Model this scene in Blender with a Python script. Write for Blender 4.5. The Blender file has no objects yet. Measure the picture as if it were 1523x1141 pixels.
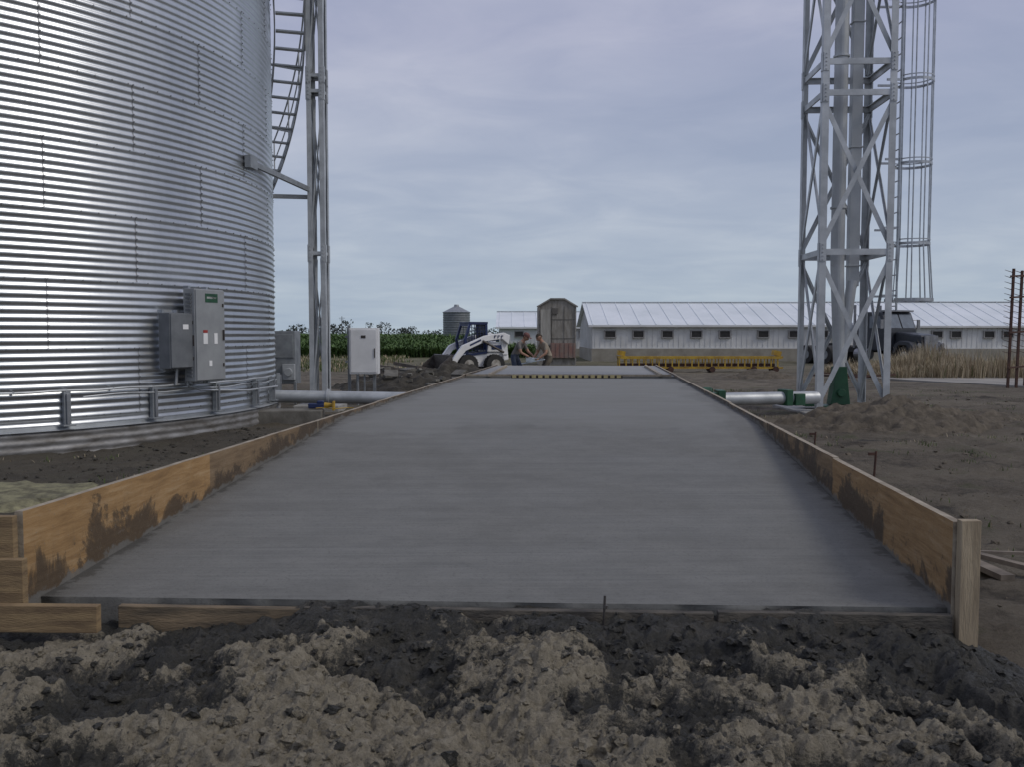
import bpy, bmesh, math, random
from mathutils import Vector, Matrix, noise
from mathutils.bvhtree import BVHTree
random.seed(7)
R=random.random
U=random.uniform
sc=bpy.context.scene
sc.view_settings.view_transform='Standard'
sc.view_settings.look='None'
sc.view_settings.exposure=0

# ---------------------------------------------------------------- materials
def nodes(name):
    m=bpy.data.materials.new(name); m.use_nodes=True
    nt=m.node_tree; b=nt.nodes['Principled BSDF']
    return m,nt,b
def N(nt,t,**k):
    n=nt.nodes.new(t)
    for a,v in k.items(): setattr(n,a,v)
    return n
def ramp(nt,fac,stops):
    r=N(nt,'ShaderNodeValToRGB'); cr=r.color_ramp
    while len(cr.elements)<len(stops): cr.elements.new(.5)
    for e,(p,c) in zip(cr.elements,stops):
        e.position=p
        e.color=(c,c,c,1) if isinstance(c,(int,float)) else (*c,1)
    nt.links.new(fac,r.inputs[0]); return r.outputs[0]
def nz(nt,scale,detail=6,stretch=(1,1,1),rough=.6,dist=0,coord='Object',rot=(0,0,0)):
    tc=N(nt,'ShaderNodeTexCoord'); mp=N(nt,'ShaderNodeMapping')
    mp.inputs['Scale'].default_value=stretch; mp.inputs['Rotation'].default_value=rot
    n=N(nt,'ShaderNodeTexNoise')
    n.inputs['Scale'].default_value=scale; n.inputs['Detail'].default_value=detail
    n.inputs['Roughness'].default_value=rough; n.inputs['Distortion'].default_value=dist
    nt.links.new(tc.outputs[coord],mp.inputs[0]); nt.links.new(mp.outputs[0],n.inputs['Vector'])
    return n.outputs['Fac']
def mixc(nt,fac,a,b,mode='MIX'):
    n=N(nt,'ShaderNodeMix',data_type='RGBA',blend_type=mode)
    for s,v in ((0,fac),(6,a),(7,b)):
        if isinstance(v,(int,float)): n.inputs[s].default_value=v
        elif isinstance(v,tuple): n.inputs[s].default_value=(*v,1)
        else: nt.links.new(v,n.inputs[s])
    return n.outputs[2]
def math_(nt,op,a,b=None,c=None,clamp=False):
    n=N(nt,'ShaderNodeMath',operation=op); n.use_clamp=clamp
    for i,v in enumerate((a,b,c)):
        if v is None: continue
        if isinstance(v,(int,float)): n.inputs[i].default_value=v
        else: nt.links.new(v,n.inputs[i])
    return n.outputs[0]
def bump(nt,b,h,strength=.3,dist=.02):
    n=N(nt,'ShaderNodeBump'); n.inputs['Strength'].default_value=strength; n.inputs['Distance'].default_value=dist
    nt.links.new(h,n.inputs['Height']); nt.links.new(n.outputs[0],b.inputs['Normal'])
def attr(nt,name):
    n=N(nt,'ShaderNodeAttribute'); n.attribute_name=name; return n.outputs['Fac']
def PM(name,c1,c2=None,scale=4,rough=.7,metal=0,bs=0,bscale=30,stretch=(1,1,1),lo=.35,hi=.65,rvar=.1,spec=.5):
    m,nt,b=nodes(name)
    c2=c2 or tuple(x*.7 for x in c1)
    f=nz(nt,scale,8,stretch)
    nt.links.new(ramp(nt,f,[(lo,c1),(hi,c2)]),b.inputs['Base Color'])
    nt.links.new(math_(nt,'MULTIPLY_ADD',f,rvar*2,rough-rvar),b.inputs['Roughness'])
    b.inputs['Metallic'].default_value=metal
    b.inputs['Specular IOR Level'].default_value=spec
    if bs: bump(nt,b,nz(nt,bscale,6,stretch),bs,.02)
    return m
def W(c):
    return tuple((x/255/12.92 if x/255<=.04045 else ((x/255+.055)/1.055)**2.4) for x in c)

galv=PM('galvanized',(.50,.52,.54),(.34,.36,.38),6,.42,.75,.05,40)
galv_d=PM('galvanized_dull',(.34,.36,.37),(.23,.245,.26),5,.55,.5,.05,40)
galv_l=PM('galvanized_light',(.54,.56,.57),(.38,.40,.41),3,.5,.4)
galv_c=PM('casing_steel',(.52,.54,.55),(.40,.42,.43),1.5,.5,.3)
greyp=PM('grey_paint',(.17,.18,.19),(.12,.13,.14),5,.5)
boxm=PM('enclosure_grey',(.36,.37,.37),(.29,.30,.305),3,.45,.3)
white=PM('white_paint',(.84,.84,.83),(.72,.72,.71),3,.5)
black=PM('black_rubber',(.02,.02,.02),(.035,.033,.03),8,.8)
green=PM('green_paint',(.016,.085,.038),(.012,.055,.028),8,.5)
blue=PM('blue_paint',(.015,.03,.11),(.01,.02,.07),4,.4)
steel=PM('worn_steel',(.12,.11,.10),(.06,.05,.045),10,.5,.5)
yellow=PM('yellow_paint',(.52,.34,.03),(.30,.18,.03),3,.6)
rust=PM('rust',(.10,.05,.035),(.05,.03,.025),10,.9)
conc=PM('concrete_light',(.36,.355,.33),(.26,.255,.24),2,.85,0,.2,30)
roofm=PM('white_metal_roof',(.80,.83,.84),(.68,.72,.73),.6,.45,.05)
wallm=PM('white_metal_wall',(.70,.70,.68),(.58,.58,.56),1.2,.6)
lowwall=PM('concrete_block_wall',(.33,.31,.26),(.24,.22,.18),1.5,.9)
winm=PM('fan_dark',(.035,.033,.03),(.06,.055,.05),6,.7)
frame=PM('frame_grey',(.33,.32,.31),(.22,.21,.2),6,.7)

# ---------------------------------------------------------------- mesh builder
class MB:
    def __init__(s): s.v=[];s.f=[];s.m=[];s.M=Matrix.Identity(4)
    def add(s,vs,fs,m=0):
        o=len(s.v)
        s.v+= [s.M@Vector(p) for p in vs]
        s.f+= [tuple(i+o for i in f) for f in fs]; s.m+=[m]*len(fs)
    def box(s,c,d,m=0,rz=0,tilt=None):
        x,y,z=[q/2 for q in d]
        vs=[Vector(p) for p in ((-x,-y,-z),(x,-y,-z),(x,y,-z),(-x,y,-z),(-x,-y,z),(x,-y,z),(x,y,z),(-x,y,z))]
        rm=Matrix.Rotation(rz,3,'Z')
        if tilt: rm=rm@Matrix.Rotation(tilt[0],3,tilt[1])
        s.add([rm@p+Vector(c) for p in vs],[(0,3,2,1),(4,5,6,7),(0,1,5,4),(1,2,6,5),(2,3,7,6),(3,0,4,7)],m)
    def beam(s,p,q,w,h,m=0,up=(0,0,1)):
        p=Vector(p);q=Vector(q);d=(q-p).normalized();u=Vector(up)
        if abs(d.dot(u))>.98: u=Vector((0,1,0))
        a=d.cross(u).normalized()*w/2; b=a.cross(d).normalized()*h/2
        vs=[p-a-b,p+a-b,p+a+b,p-a+b,q-a-b,q+a-b,q+a+b,q-a+b]
        s.add(vs,[(0,1,2,3),(4,7,6,5),(0,4,5,1),(1,5,6,2),(2,6,7,3),(3,7,4,0)],m)
    def tube(s,p,q,r,r2=None,n=12,m=0,cap=True):
        r2=r if r2 is None else r2
        p=Vector(p);q=Vector(q);d=(q-p).normalized();u=Vector((0,0,1))
        if abs(d.dot(u))>.98: u=Vector((1,0,0))
        a=d.cross(u).normalized(); b=d.cross(a).normalized()
        vs=[];
        for c,rr in((p,r),(q,r2)):
            for i in range(n):
                t=2*math.pi*i/n; vs.append(c+a*math.cos(t)*rr+b*math.sin(t)*rr)
        fs=[(i,(i+1)%n,n+(i+1)%n,n+i) for i in range(n)]
        if cap: fs+=[tuple(range(n))[::-1],tuple(range(n,2*n))]
        s.add(vs,fs,m)
    def prism(s,pts,y0,y1,m=0):
        n=len(pts)
        vs=[(p[0],y0,p[1]) for p in pts]+[(p[0],y1,p[1]) for p in pts]
        s.add(vs,[tuple(range(n)),tuple(range(2*n-1,n-1,-1))]+[(i,n+i,n+(i+1)%n,(i+1)%n) for i in range(n)],m)
    def path(s,pts,r,n=6,m=0):
        for a,b in zip(pts,pts[1:]): s.tube(a,b,r,n=n,m=m,cap=True)
def root(name,loc):
    e=bpy.data.objects.new(name,None); e.location=loc; e.empty_display_size=.3
    sc.collection.objects.link(e); return e
def obj(name,mb,mats,parent=None,smooth=False,bevel=0):
    me=bpy.data.meshes.new(name); me.from_pydata([tuple(v) for v in mb.v],[],mb.f)
    if not isinstance(mats,(list,tuple)): mats=[mats]
    for m in mats: me.materials.append(m)
    for p,mi in zip(me.polygons,mb.m): p.material_index=mi; p.use_smooth=smooth
    bm=bmesh.new(); bm.from_mesh(me)
    if len(bm.faces)<20000: bmesh.ops.recalc_face_normals(bm,faces=bm.faces)
    bm.to_mesh(me); bm.free(); me.update()
    o=bpy.data.objects.new(name,me); sc.collection.objects.link(o)
    if smooth:
        try: me.set_sharp_from_angle(angle=math.radians(40))
        except Exception: pass
    if bevel:
        md=o.modifiers.new('b','BEVEL'); md.width=bevel; md.segments=2; md.limit_method='ANGLE'
    if parent:
        o.parent=parent; o.matrix_parent_inverse=Matrix.Translation(-Vector(parent.location))
    return o
def setattr_pt(o,name,vals):
    a=o.data.attributes.new(name,'FLOAT','POINT'); a.data.foreach_set('value',vals)

# ---------------------------------------------------------------- camera
CAMZ=1.55
cam=bpy.data.objects.new('camera',bpy.data.cameras.new('camera')); sc.collection.objects.link(cam)
cam.location=(0,0,CAMZ); cam.rotation_euler=(math.radians(90-3.24),0,0)
cam.data.sensor_width=36; cam.data.lens=30.73; cam.data.clip_end=3000; cam.data.clip_start=.05
sc.camera=cam

# ---------------------------------------------------------------- sky + sun
w=bpy.data.worlds.new('World'); sc.world=w; w.use_nodes=True
nt=w.node_tree; bg=nt.nodes['Background']; bg.inputs[1].default_value=.1
sky=N(nt,'ShaderNodeTexSky',sky_type='NISHITA'); sky.sun_disc=False
SE,SA=math.radians(42),math.radians(112)
sky.sun_elevation=SE; sky.sun_rotation=SA; sky.dust_density=2
tc=N(nt,'ShaderNodeTexCoord'); sp=N(nt,'ShaderNodeSeparateXYZ'); nt.links.new(tc.outputs['Generated'],sp.inputs[0])
zc=math_(nt,'ADD',math_(nt,'MAXIMUM',sp.outputs[2],0),.14)
cb=N(nt,'ShaderNodeCombineXYZ')
nt.links.new(math_(nt,'DIVIDE',sp.outputs[0],zc),cb.inputs[0]); nt.links.new(math_(nt,'DIVIDE',sp.outputs[1],zc),cb.inputs[1])
mp=N(nt,'ShaderNodeMapping'); mp.inputs['Scale'].default_value=(.75,1,1); mp.inputs['Rotation'].default_value=(0,0,.35); mp.inputs['Location'].default_value=(3.1,1.7,0)
nt.links.new(cb.outputs[0],mp.inputs[0])
def wn(scale,det,dist=0,rough=.55):
    n=N(nt,'ShaderNodeTexNoise'); n.inputs['Scale'].default_value=scale; n.inputs['Detail'].default_value=det
    n.inputs['Distortion'].default_value=dist; n.inputs['Roughness'].default_value=rough
    nt.links.new(mp.outputs[0],n.inputs['Vector']); return n.outputs['Fac']
n1=wn(.8,6,.3); n2=wn(2.6,6,.6)
cl=math_(nt,'ADD',math_(nt,'MULTIPLY',n1,.62),math_(nt,'MULTIPLY',n2,.38))
ca=ramp(nt,cl,[(.35,W((152,160,187))),(.50,W((164,170,195))),(.64,W((184,187,207)))])
hz=ramp(nt,sp.outputs[2],[(0,0.95),(.10,.6),(.32,0)])
hcol=ramp(nt,cl,[(.35,W((166,182,199))),(.64,W((186,200,210)))])
cc=mixc(nt,hz,ca,hcol)
sc_=N(nt,'ShaderNodeVectorMath',operation='SCALE'); nt.links.new(cc,sc_.inputs[0]); sc_.inputs['Scale'].default_value=10
fin=mixc(nt,.94,sky.outputs[0],sc_.outputs[0]); nt.links.new(fin,bg.inputs[0])
sd=Vector((math.sin(SA)*math.cos(SE),math.cos(SA)*math.cos(SE),math.sin(SE)))
sl=bpy.data.lights.new('sun','SUN'); sl.energy=1.1; sl.angle=math.radians(18); sl.color=(1,.94,.84)
so=bpy.data.objects.new('sun',sl); sc.collection.objects.link(so); so.location=(20,-5,30)
so.rotation_euler=sd.to_track_quat('Z','Y').to_euler()

# ---------------------------------------------------------------- ground sheet
def span(a,b,s):
    n=max(1,int(round((b-a)/s))); return [a+(b-a)*i/n for i in range(n)]
xs=[-1500,-700,-350,-180,-100]+span(-60,-16,4)+span(-16,-8,.5)+span(-8,12,.09)+span(12,30,.4)+span(30,70,4)+[100,180,350,700,1500]
ys=[-300,-80,-30,-12,-5,-2]+span(0,2.5,.3)+span(2.5,16,.09)+span(16,34,.25)+span(34,80,2)+[80,110,160,250,400,700,1200,2000]
def gz(x,y):
    k=1/(1+max(0,abs(x)-10)*.1)/(1+max(0,y-20)*.05)
    p=Vector((x,y,0))
    h=.05*noise.noise(p*.5)+.035*noise.noise(p*1.7)+.022*noise.noise(p*4.5)+.014*noise.noise(p*10)
    if x<-2.2: h+=.05*abs(noise.noise(p*3.1))+.03*abs(noise.noise(p*8))
    elif x>2:
        for c0 in (5.4,7.2,10.3):
            dd=x-(c0+.8*math.sin(y*.13)+.06*(y-8)); h-=.06*math.exp(-(dd/.16)**2)*(.6+.4*noise.noise(p*2)); h+=.03*math.exp(-((abs(dd)-.3)/.1)**2)
        h+=.02*noise.noise(p*16)+.03*abs(noise.noise(p*2.6))
    return h*k
mb=MB(); nx=len(xs)
vs=[(x,y,gz(x,y)) for y in ys for x in xs]
fs=[(j*nx+i,j*nx+i+1,(j+1)*nx+i+1,(j+1)*nx+i) for j in range(len(ys)-1) for i in range(nx-1)]
mb.add(vs,fs)
gm,nt,b=nodes('dirt_ground')
f1=nz(nt,.35,8,(1,1.6,1)); f2=nz(nt,2.2,10,rough=.72); f3=nz(nt,1.1,8,rough=.7); f4=nz(nt,18,6,rough=.8)
c=ramp(nt,f2,[(.3,(.065,.055,.042)),(.5,(.125,.107,.082)),(.70,(.22,.19,.147))])
c2=ramp(nt,f4,[(.35,(.05,.043,.034)),(.7,(.23,.197,.155))])
c=mixc(nt,.42,c,c2)
c=mixc(nt,ramp(nt,f1,[(.42,0),(.60,.75)]),c,mixc(nt,f2,(.14,.12,.087),(.27,.235,.18)))
c=mixc(nt,ramp(nt,f3,[(.55,0),(.65,.6)]),c,(.055,.070,.028))
c=mixc(nt,ramp(nt,f3,[(.34,.7),(.44,0)]),c,(.042,.037,.031))
tcn=N(nt,'ShaderNodeTexCoord'); spn=N(nt,'ShaderNodeSeparateXYZ'); nt.links.new(tcn.outputs['Object'],spn.inputs[0])
lm=math_(nt,'MULTIPLY_ADD',spn.outputs[0],-.6,-.8,clamp=True)
lm2=math_(nt,'MULTIPLY_ADD',spn.outputs[1],-.12,2.6,clamp=True)
lm=math_(nt,'MULTIPLY',lm,lm2)
c=mixc(nt,math_(nt,'MULTIPLY',lm,.75),c,mixc(nt,f2,(.035,.032,.025),(.14,.123,.093)))
fm=math_(nt,'MULTIPLY_ADD',spn.outputs[1],.04,-1.3,clamp=True)
c=mixc(nt,math_(nt,'MULTIPLY',fm,.8),c,mixc(nt,ramp(nt,f1,[(.4,0),(.6,1)]),(.10,.11,.05),(.20,.18,.115)))
nt.links.new(c,b.inputs['Base Color'])
nt.links.new(math_(nt,'MULTIPLY_ADD',lm,-.25,.95),b.inputs['Roughness'])
b.inputs['Specular IOR Level'].default_value=.2
bump(nt,b,math_(nt,'ADD',f4,f2),1.0,.045)
obj('ground',mb,gm,smooth=True)

# ---------------------------------------------------------------- concrete slab
LX=lambda y:-2.734+.095*y
RX=lambda y:1.673+.095*y
def sz(s):
    if s<4.6: return .25+.0757*s
    if s<5.6:
        t=(s-4.6); return .25+.0757*4.6+.0757*(t-t*t/2)+.002*t
    return .25+.0757*5.1+.002+.001*(s-5.6)
def slab(name,s0,s1,zoff,mat,ds,nxs=60):
    mb=MB(); n=int((s1-s0)/ds); vs=[]; ed=[]
    for j in range(n+1):
        s=s0+(s1-s0)*j/n
        for i in range(nxs+1):
            t=i/nxs
            yl,yr=4.25+s,4.07+s
            y=yl+(yr-yl)*t; x=LX(yl)+(RX(yr)-LX(yl))*t
            z=sz(s)+zoff+.0022*noise.noise(Vector((x*.8,y*2.0,0)))+.0008*noise.noise(Vector((x*1.2,y*9,0)))
            if j==0 and s0==0: y+=.03*noise.noise(Vector((x*4,0,3)))+.012*noise.noise(Vector((x*15,0,3))); z-=.012
            if j==1 and s0==0: y-=.06
            vs.append((x,y,z)); ed.append(min(t,1-t)*4.4)
    m1=nxs+1
    fs=[(j*m1+i,j*m1+i+1,(j+1)*m1+i+1,(j+1)*m1+i) for j in range(n) for i in range(nxs)]
    o=len(vs)
    vs+=[(vs[i][0],vs[i][1],-.05) for i in range(m1)]
    fs+=[(o+i,o+i+1,i+1,i) for i in range(nxs)]
    o2=len(vs); bb=n*m1
    vs+=[(vs[bb+i][0],vs[bb+i][1],-.05) for i in range(m1)]
    fs+=[(bb+i,bb+i+1,o2+i+1,o2+i) for i in range(nxs)]
    ed+=[0]*(2*m1)
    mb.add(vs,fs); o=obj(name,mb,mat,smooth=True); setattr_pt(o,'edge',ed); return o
cm,nt,b=nodes('fresh_concrete')
rz=(0,0,.05)
a1=nz(nt,1.7,6,(.07,2.0,1),rot=rz); a2=nz(nt,.9,6,rough=.6); a3=nz(nt,9,9,(.05,4.5,1),rough=.75,rot=rz); a4=nz(nt,60,5,rough=.8); a5=nz(nt,5,10,(.6,1,1),rough=.78); a6=nz(nt,.35,3,(.15,9,1),rough=.5,rot=rz)
c=ramp(nt,a1,[(.35,(.150,.150,.138)),(.5,(.170,.170,.156)),(.65,(.194,.193,.177))])
c=mixc(nt,.42,c,ramp(nt,a3,[(.36,(.118,.118,.108)),(.64,(.232,.231,.212))]))
c=mixc(nt,ramp(nt,a6,[(.45,0),(.6,.4)]),c,(.138,.136,.123))
c=mixc(nt,ramp(nt,a2,[(.45,0),(.62,.35)]),c,(.142,.139,.126))
c=mixc(nt,ramp(nt,a5,[(.42,.0),(.64,.55)]),c,(.222,.219,.199))
c=mixc(nt,ramp(nt,a4,[(.36,.6),(.46,0)]),c,(.095,.093,.084))
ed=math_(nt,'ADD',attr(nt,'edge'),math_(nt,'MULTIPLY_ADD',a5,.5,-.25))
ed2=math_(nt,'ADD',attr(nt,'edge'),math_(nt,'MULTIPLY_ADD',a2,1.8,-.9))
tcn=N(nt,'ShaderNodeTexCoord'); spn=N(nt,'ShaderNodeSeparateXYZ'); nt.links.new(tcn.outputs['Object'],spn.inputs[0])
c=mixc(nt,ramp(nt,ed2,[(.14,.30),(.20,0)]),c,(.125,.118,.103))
yb=math_(nt,'ADD',spn.outputs[1],math_(nt,'MULTIPLY',nz(nt,.8,6,rough=.6),2.6))
drym=ramp(nt,math_(nt,'MULTIPLY',yb,.05),[(.50,0),(.512,.5),(.58,.6),(.85,.9)])
c=mixc(nt,math_(nt,'MULTIPLY',drym,ramp(nt,ed2,[(.2,.25),(.3,1)])),c,mixc(nt,a1,(.195,.195,.18),(.25,.249,.23)))
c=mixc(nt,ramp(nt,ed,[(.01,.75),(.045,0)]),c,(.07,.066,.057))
nt.links.new(c,b.inputs['Base Color'])
nt.links.new(ramp(nt,a2,[(.3,.62),(.7,.78)]),b.inputs['Roughness'])
b.inputs['Specular IOR Level'].default_value=.28
bump(nt,b,math_(nt,'ADD',math_(nt,'ADD',a3,math_(nt,'MULTIPLY',a4,.5)),math_(nt,'MULTIPLY',a5,.9)),.5,.012)
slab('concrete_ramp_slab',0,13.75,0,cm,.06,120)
cm2=PM('sky_sheen_concrete',(.28,.278,.26),(.21,.209,.195),1.5,.6,stretch=(.3,2,1))  # far slab: sky reflection painted in as a paler base colour
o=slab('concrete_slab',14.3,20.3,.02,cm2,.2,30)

# ---------------------------------------------------------------- form boards
pm,nt,b=nodes('form_plywood')
g=nz(nt,3,8,(1,1,9),rough=.7,dist=.5); g2=nz(nt,1.6,9,rough=.75,dist=.6); g3=nz(nt,7,8,rough=.75); g4=nz(nt,28,8,rough=.8)
hh=attr(nt,'hs'); od=attr(nt,'old')
c=ramp(nt,g,[(.3,(.22,.125,.048)),(.5,(.34,.205,.085)),(.7,(.43,.29,.15))])
c=mixc(nt,od,c,ramp(nt,g,[(.3,(.085,.062,.042)),(.7,(.20,.152,.10))]))
st=math_(nt,'ADD',hh,math_(nt,'MULTIPLY_ADD',g2,1.5,-.70))
c=mixc(nt,ramp(nt,st,[(.10,.88),(.16,.7),(.20,.15),(.40,0)]),c,mixc(nt,g4,(.022,.017,.012),(.085,.060,.038)))
c=mixc(nt,ramp(nt,g4,[(.58,0),(.66,.55)]),c,(.16,.15,.13))
st2=math_(nt,'ADD',hh,math_(nt,'MULTIPLY_ADD',g3,.22,-.10))
c=mixc(nt,ramp(nt,st2,[(.025,.85),(.04,0)]),c,mixc(nt,g4,(.10,.097,.088),(.20,.195,.178)))
nt.links.new(c,b.inputs['Base Color']); b.inputs['Roughness'].default_value=.78
bump(nt,b,math_(nt,'ADD',g,g4),.5,.006)
topw=PM('board_edge_wood',(.44,.38,.29),(.22,.18,.13),9,.8,0,.3,40,lo=.3,hi=.7)
lumber=PM('lumber',(.34,.24,.12),(.15,.10,.055),4,.8,0,.4,30,stretch=(1,1,6),lo=.3,hi=.65)
lumber2=PM('lumber_pale',(.42,.34,.23),(.20,.155,.10),4,.8,0,.4,30,stretch=(4,4,.6),lo=.35,hi=.75)
lumberx=PM('lumber_long',(.30,.22,.13),(.10,.08,.055),4,.8,0,.4,30,stretch=(.8,5,5),lo=.3,hi=.65)
muddyb=PM('muddy_board',(.15,.13,.10),(.05,.046,.04),6,.8,0,.6,30,stretch=(1,3,3),lo=.3,hi=.65)
def board(name,side,y0,y1,zt0,zt1,old,off=0.0,zb=0.0):
    X=(lambda y:LX(y)-off) if side<0 else (lambda y:RX(y)+off)
    th=.04
    n=max(2,int((y1-y0)/.1)); k=12
    mb=MB(); vs=[];hs=[]
    sy0=4.25 if side<0 else 4.07
    for j in range(n+1):
        y=y0+(y1-y0)*j/n; zt=zt0+(zt1-zt0)*j/n+.003*noise.noise(Vector((y*3,side,0)))
        for i in range(k+1):
            z=zb+(zt-zb)*i/k; vs.append((X(y),y,z)); hs.append(z-sz(max(0,y-sy0)))
        vs.append((X(y)+side*th,y,zt)); hs.append(9)
        vs.append((X(y)+side*th,y,zb)); hs.append(9)
    r=k+3; fs=[];ms=[]
    for j in range(n):
        for i in range(k): fs.append((j*r+i,j*r+i+1,(j+1)*r+i+1,(j+1)*r+i)); ms.append(0)
        fs.append((j*r+k,j*r+k+1,(j+1)*r+k+1,(j+1)*r+k)); ms.append(1)
        fs.append((j*r+k+1,j*r+k+2,(j+1)*r+k+2,(j+1)*r+k+1)); ms.append(1)
    for j in(0,n): fs.append(tuple(j*r+i for i in range(r))); ms.append(1)
    mb.v=[Vector(v) for v in vs]; mb.f=fs; mb.m=ms
    o=obj(name,mb,[pm,topw])
    setattr_pt(o,'hs',hs); setattr_pt(o,'old',[old]*len(hs))
    return o
segL=[(4.14,6.17,.70,.695,.0,0),(6.18,8.6,.692,.69,.7,.006),(8.61,11.0,.69,.69,.85,0),(11.01,13.4,.692,.69,.8,.006),(13.41,15.8,.69,.69,.9,0),(15.81,18.2,.69,.69,.8,.003),(18.21,21,.71,.70,.7,0),(21.01,24.5,.70,.70,.6,0)]
segR=[(4.03,6.10,.675,.675,.12,0),(6.11,8.5,.68,.683,.6,.006),(8.51,10.9,.68,.685,.8,0),(10.91,13.3,.69,.69,.75,.006),(13.31,15.7,.69,.69,.8,0),(15.71,18.1,.69,.69,.8,.003),(18.11,21,.70,.70,.3,0),(21.01,24.5,.70,.70,.3,0)]
for s in segL: board('form_board',-1,*s)
for s in segR: board('form_board',1,*s)
mb=MB()
for y in [7.2,9.7,12.1,14.6,17,19.6,22.3]:
    for side in(-1,1):
        x=(LX(y)-.07 if side<0 else RX(y)+.07)
        mb.box((x,y,.3),(.04,.09,.70))
        mb.beam((x+side*.03,y,.5),(x+side*.5,y+.04,.0),.04,.08)
obj('form_stakes',mb,topw)
mb=MB(); mb.box((2.115,4.0,.36),(.092,.045,.66)); obj('wooden_stake',mb,lumber2,bevel=.003)
mb=MB(); mb.box((-2.53,4.09,.585),(.36,.04,.21)); mb.box((-2.52,4.02,.385),(.50,.045,.235)); mb.box((-2.30,3.955,.245),(.80,.045,.125),tilt=(.01,'Y'))
obj('front_form_lumber',mb,lumber,bevel=.003)
mb=MB()
mb.beam((-1.90,4.165,.165),(-1.02,4.145,.155),.04,.15,0)
mb.beam((-1.0,4.145,.165),(.95,4.065,.16),.04,.15,1)
mb.beam((.97,4.06,.168),(2.05,4.015,.165),.04,.15,1)
obj('front_header_board',mb,[lumberx,muddyb],bevel=.004)
mb=MB()
y=18.1
mb.beam((LX(y)+1.0,y+.02,.665),(LX(y)+3.3,y-.04,.665),.05,.06,1)
for i in range(17):
    x=LX(y)+1.06+i*.135
    mb.box((x,y-.035-(i/17)*.05,.68),(.085,.04,.06),0)
mb.beam((LX(y)+.05,y+.35,.69),(RX(y)-.05,y+.2,.69),.04,.04,2)
mb.beam((RX(20)-.45,18.3,.69),(RX(24)-.35,23.6,.70),.06,.05,2)
mb.beam((LX(20)+.35,18.4,.69),(LX(24)+.3,23.6,.70),.06,.05,2)
obj('joint_form_strip',mb,[PM('tan_wood',(.50,.43,.22),(.36,.30,.15),8,.8),PM('notch_dark',(.06,.05,.04),None,8,.9),topw])
mb=MB(); mb.tube((.43,4.03,.15),(.435,4.03,.325),.006,n=8); mb.tube((.435,4.03,.265),(.44,4.03,.28),.011,n=8); obj('rebar_pin',mb,steel)
mb=MB()
for x,y,h in((3.92,9.4,.28),(4.1,11.8,.22)):
    mb.tube((x,y,-.05),(x+.02,y,h),.012,n=6); mb.box((x-.03,y,h-.03),(.07,.02,.03))
obj('rebar_stakes',mb,rust)

# ---------------------------------------------------------------- foreground mud
def fbm(p,o=4):
    a=0;k=1
    for i in range(o): a+=k*noise.noise(p); p=p*2.07; k*=.5
    return a
def sandf(x,y,p,q):
    return fbm(Vector((q.x*1.5+q.y*.7,q.y*1.8,4.4)),4)+.35*noise.noise(q*5)+.32*noise.noise(p*9)+.22*noise.noise(p*21)
def mudcloud():
    vs=[];sand=[]
    x0,x1,y0,y1=-3.4,3.3,1.8,4.32; d=.0105
    nx=int((x1-x0)/d); ny=int((y1-y0)/d)
    for j in range(ny+1):
        y=y0+(y1-y0)*j/ny
        for i in range(nx+1):
            x=x0+(x1-x0)*i/nx
            p=Vector((x,y,0))
            q=p+Vector((noise.noise(p*2.3),noise.noise(p*2.3+Vector((7,3,0))),0))*.22
            j2=p+Vector((noise.noise(p*12),noise.noise(p*12+Vector((5,1,0))),0))*.035
            big=fbm(q*1.5,2); med=noise.noise(q*5); rid=1-abs(noise.noise(q*4.2+Vector((9,9,0))))*2
            v1=noise.voronoi(j2*8)[0][0]; v2=noise.voronoi(j2*19)[0][0]; v3=noise.voronoi(p*45)[0][0]
            fn=noise.noise(p*33); ff=noise.noise(p*80)
            cl_=.060*(.45-v1)*(.6+noise.noise(q*3+Vector((2,2,0))))+.036*(.4-v2)+.018*(.4-v3)
            ye=4.25-.041*(x+2.33)-.012+.05*noise.noise(Vector((x*5,1,0)))+.02*noise.noise(Vector((x*22,1,0)))
            e=max(0,min(1,(ye-y)/.45))
            a=sandf(x,y,p,q)+.06+(.14 if x<.2 else 0)*e
            a+=-.55*max(0,1-e*1.2)-.40*max(0,x-1.0)*(1 if y>2.2 else .5)+.20*max(0,min(1,(3.6-y)))*(1 if x<.9 else .3)
            lump=max(0,min(1,(a-.02)*3.2))
            h=.14+.085*big+.06*med+.03*rid+cl_*1.3+.014*fn+.008*ff+.040*lump
            base=.228 if x>-1.0 else (.228-.09*min(1,(-1.0-x)/.3))
            if x>1.5: base-=.03
            tgt=base+.04*noise.noise(q*3)+.028*noise.noise(q*8)+cl_*.8+.008*fn
            e2=e*e*(3-2*e)
            h=tgt*(1-e2)+h*e2
            if y>ye: h-= (y-ye)*1.9
            s=min(1,max(0,(2.75-x)/.8)) if x>0 else min(1,max(0,(x+3.4)/.6))
            if x>1.9: h-=max(0,x-1.95)*.12
            if x<-1.9 and y>3.7: h=min(h,.14+.02*fn)
            h=h*s-.12*(1-s)
            vs.append((x,y,h)); sand.append(a-.3*max(0,v2-.33))
    n1=nx+1
    fs=[(j*n1+i,j*n1+i+1,(j+1)*n1+i+1,(j+1)*n1+i) for j in range(ny) for i in range(nx)]
    mb=MB(); mb.v=[Vector(v) for v in vs]; mb.f=fs; mb.m=[0]*len(fs)
    return mb,sand
mudm,nt,b=nodes('mud_and_sand')
sa=attr(nt,'sand'); fa=nz(nt,26,8,rough=.75); fb=nz(nt,5,8,rough=.7); fc=nz(nt,90,5,rough=.75); fd=nz(nt,45,6,rough=.8)
sf=math_(nt,'ADD',sa,math_(nt,'MULTIPLY_ADD',fd,1.3,-.65))
dk=ramp(nt,fb,[(.3,(.032,.032,.028)),(.5,(.064,.062,.053)),(.72,(.12,.11,.088))])
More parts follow.
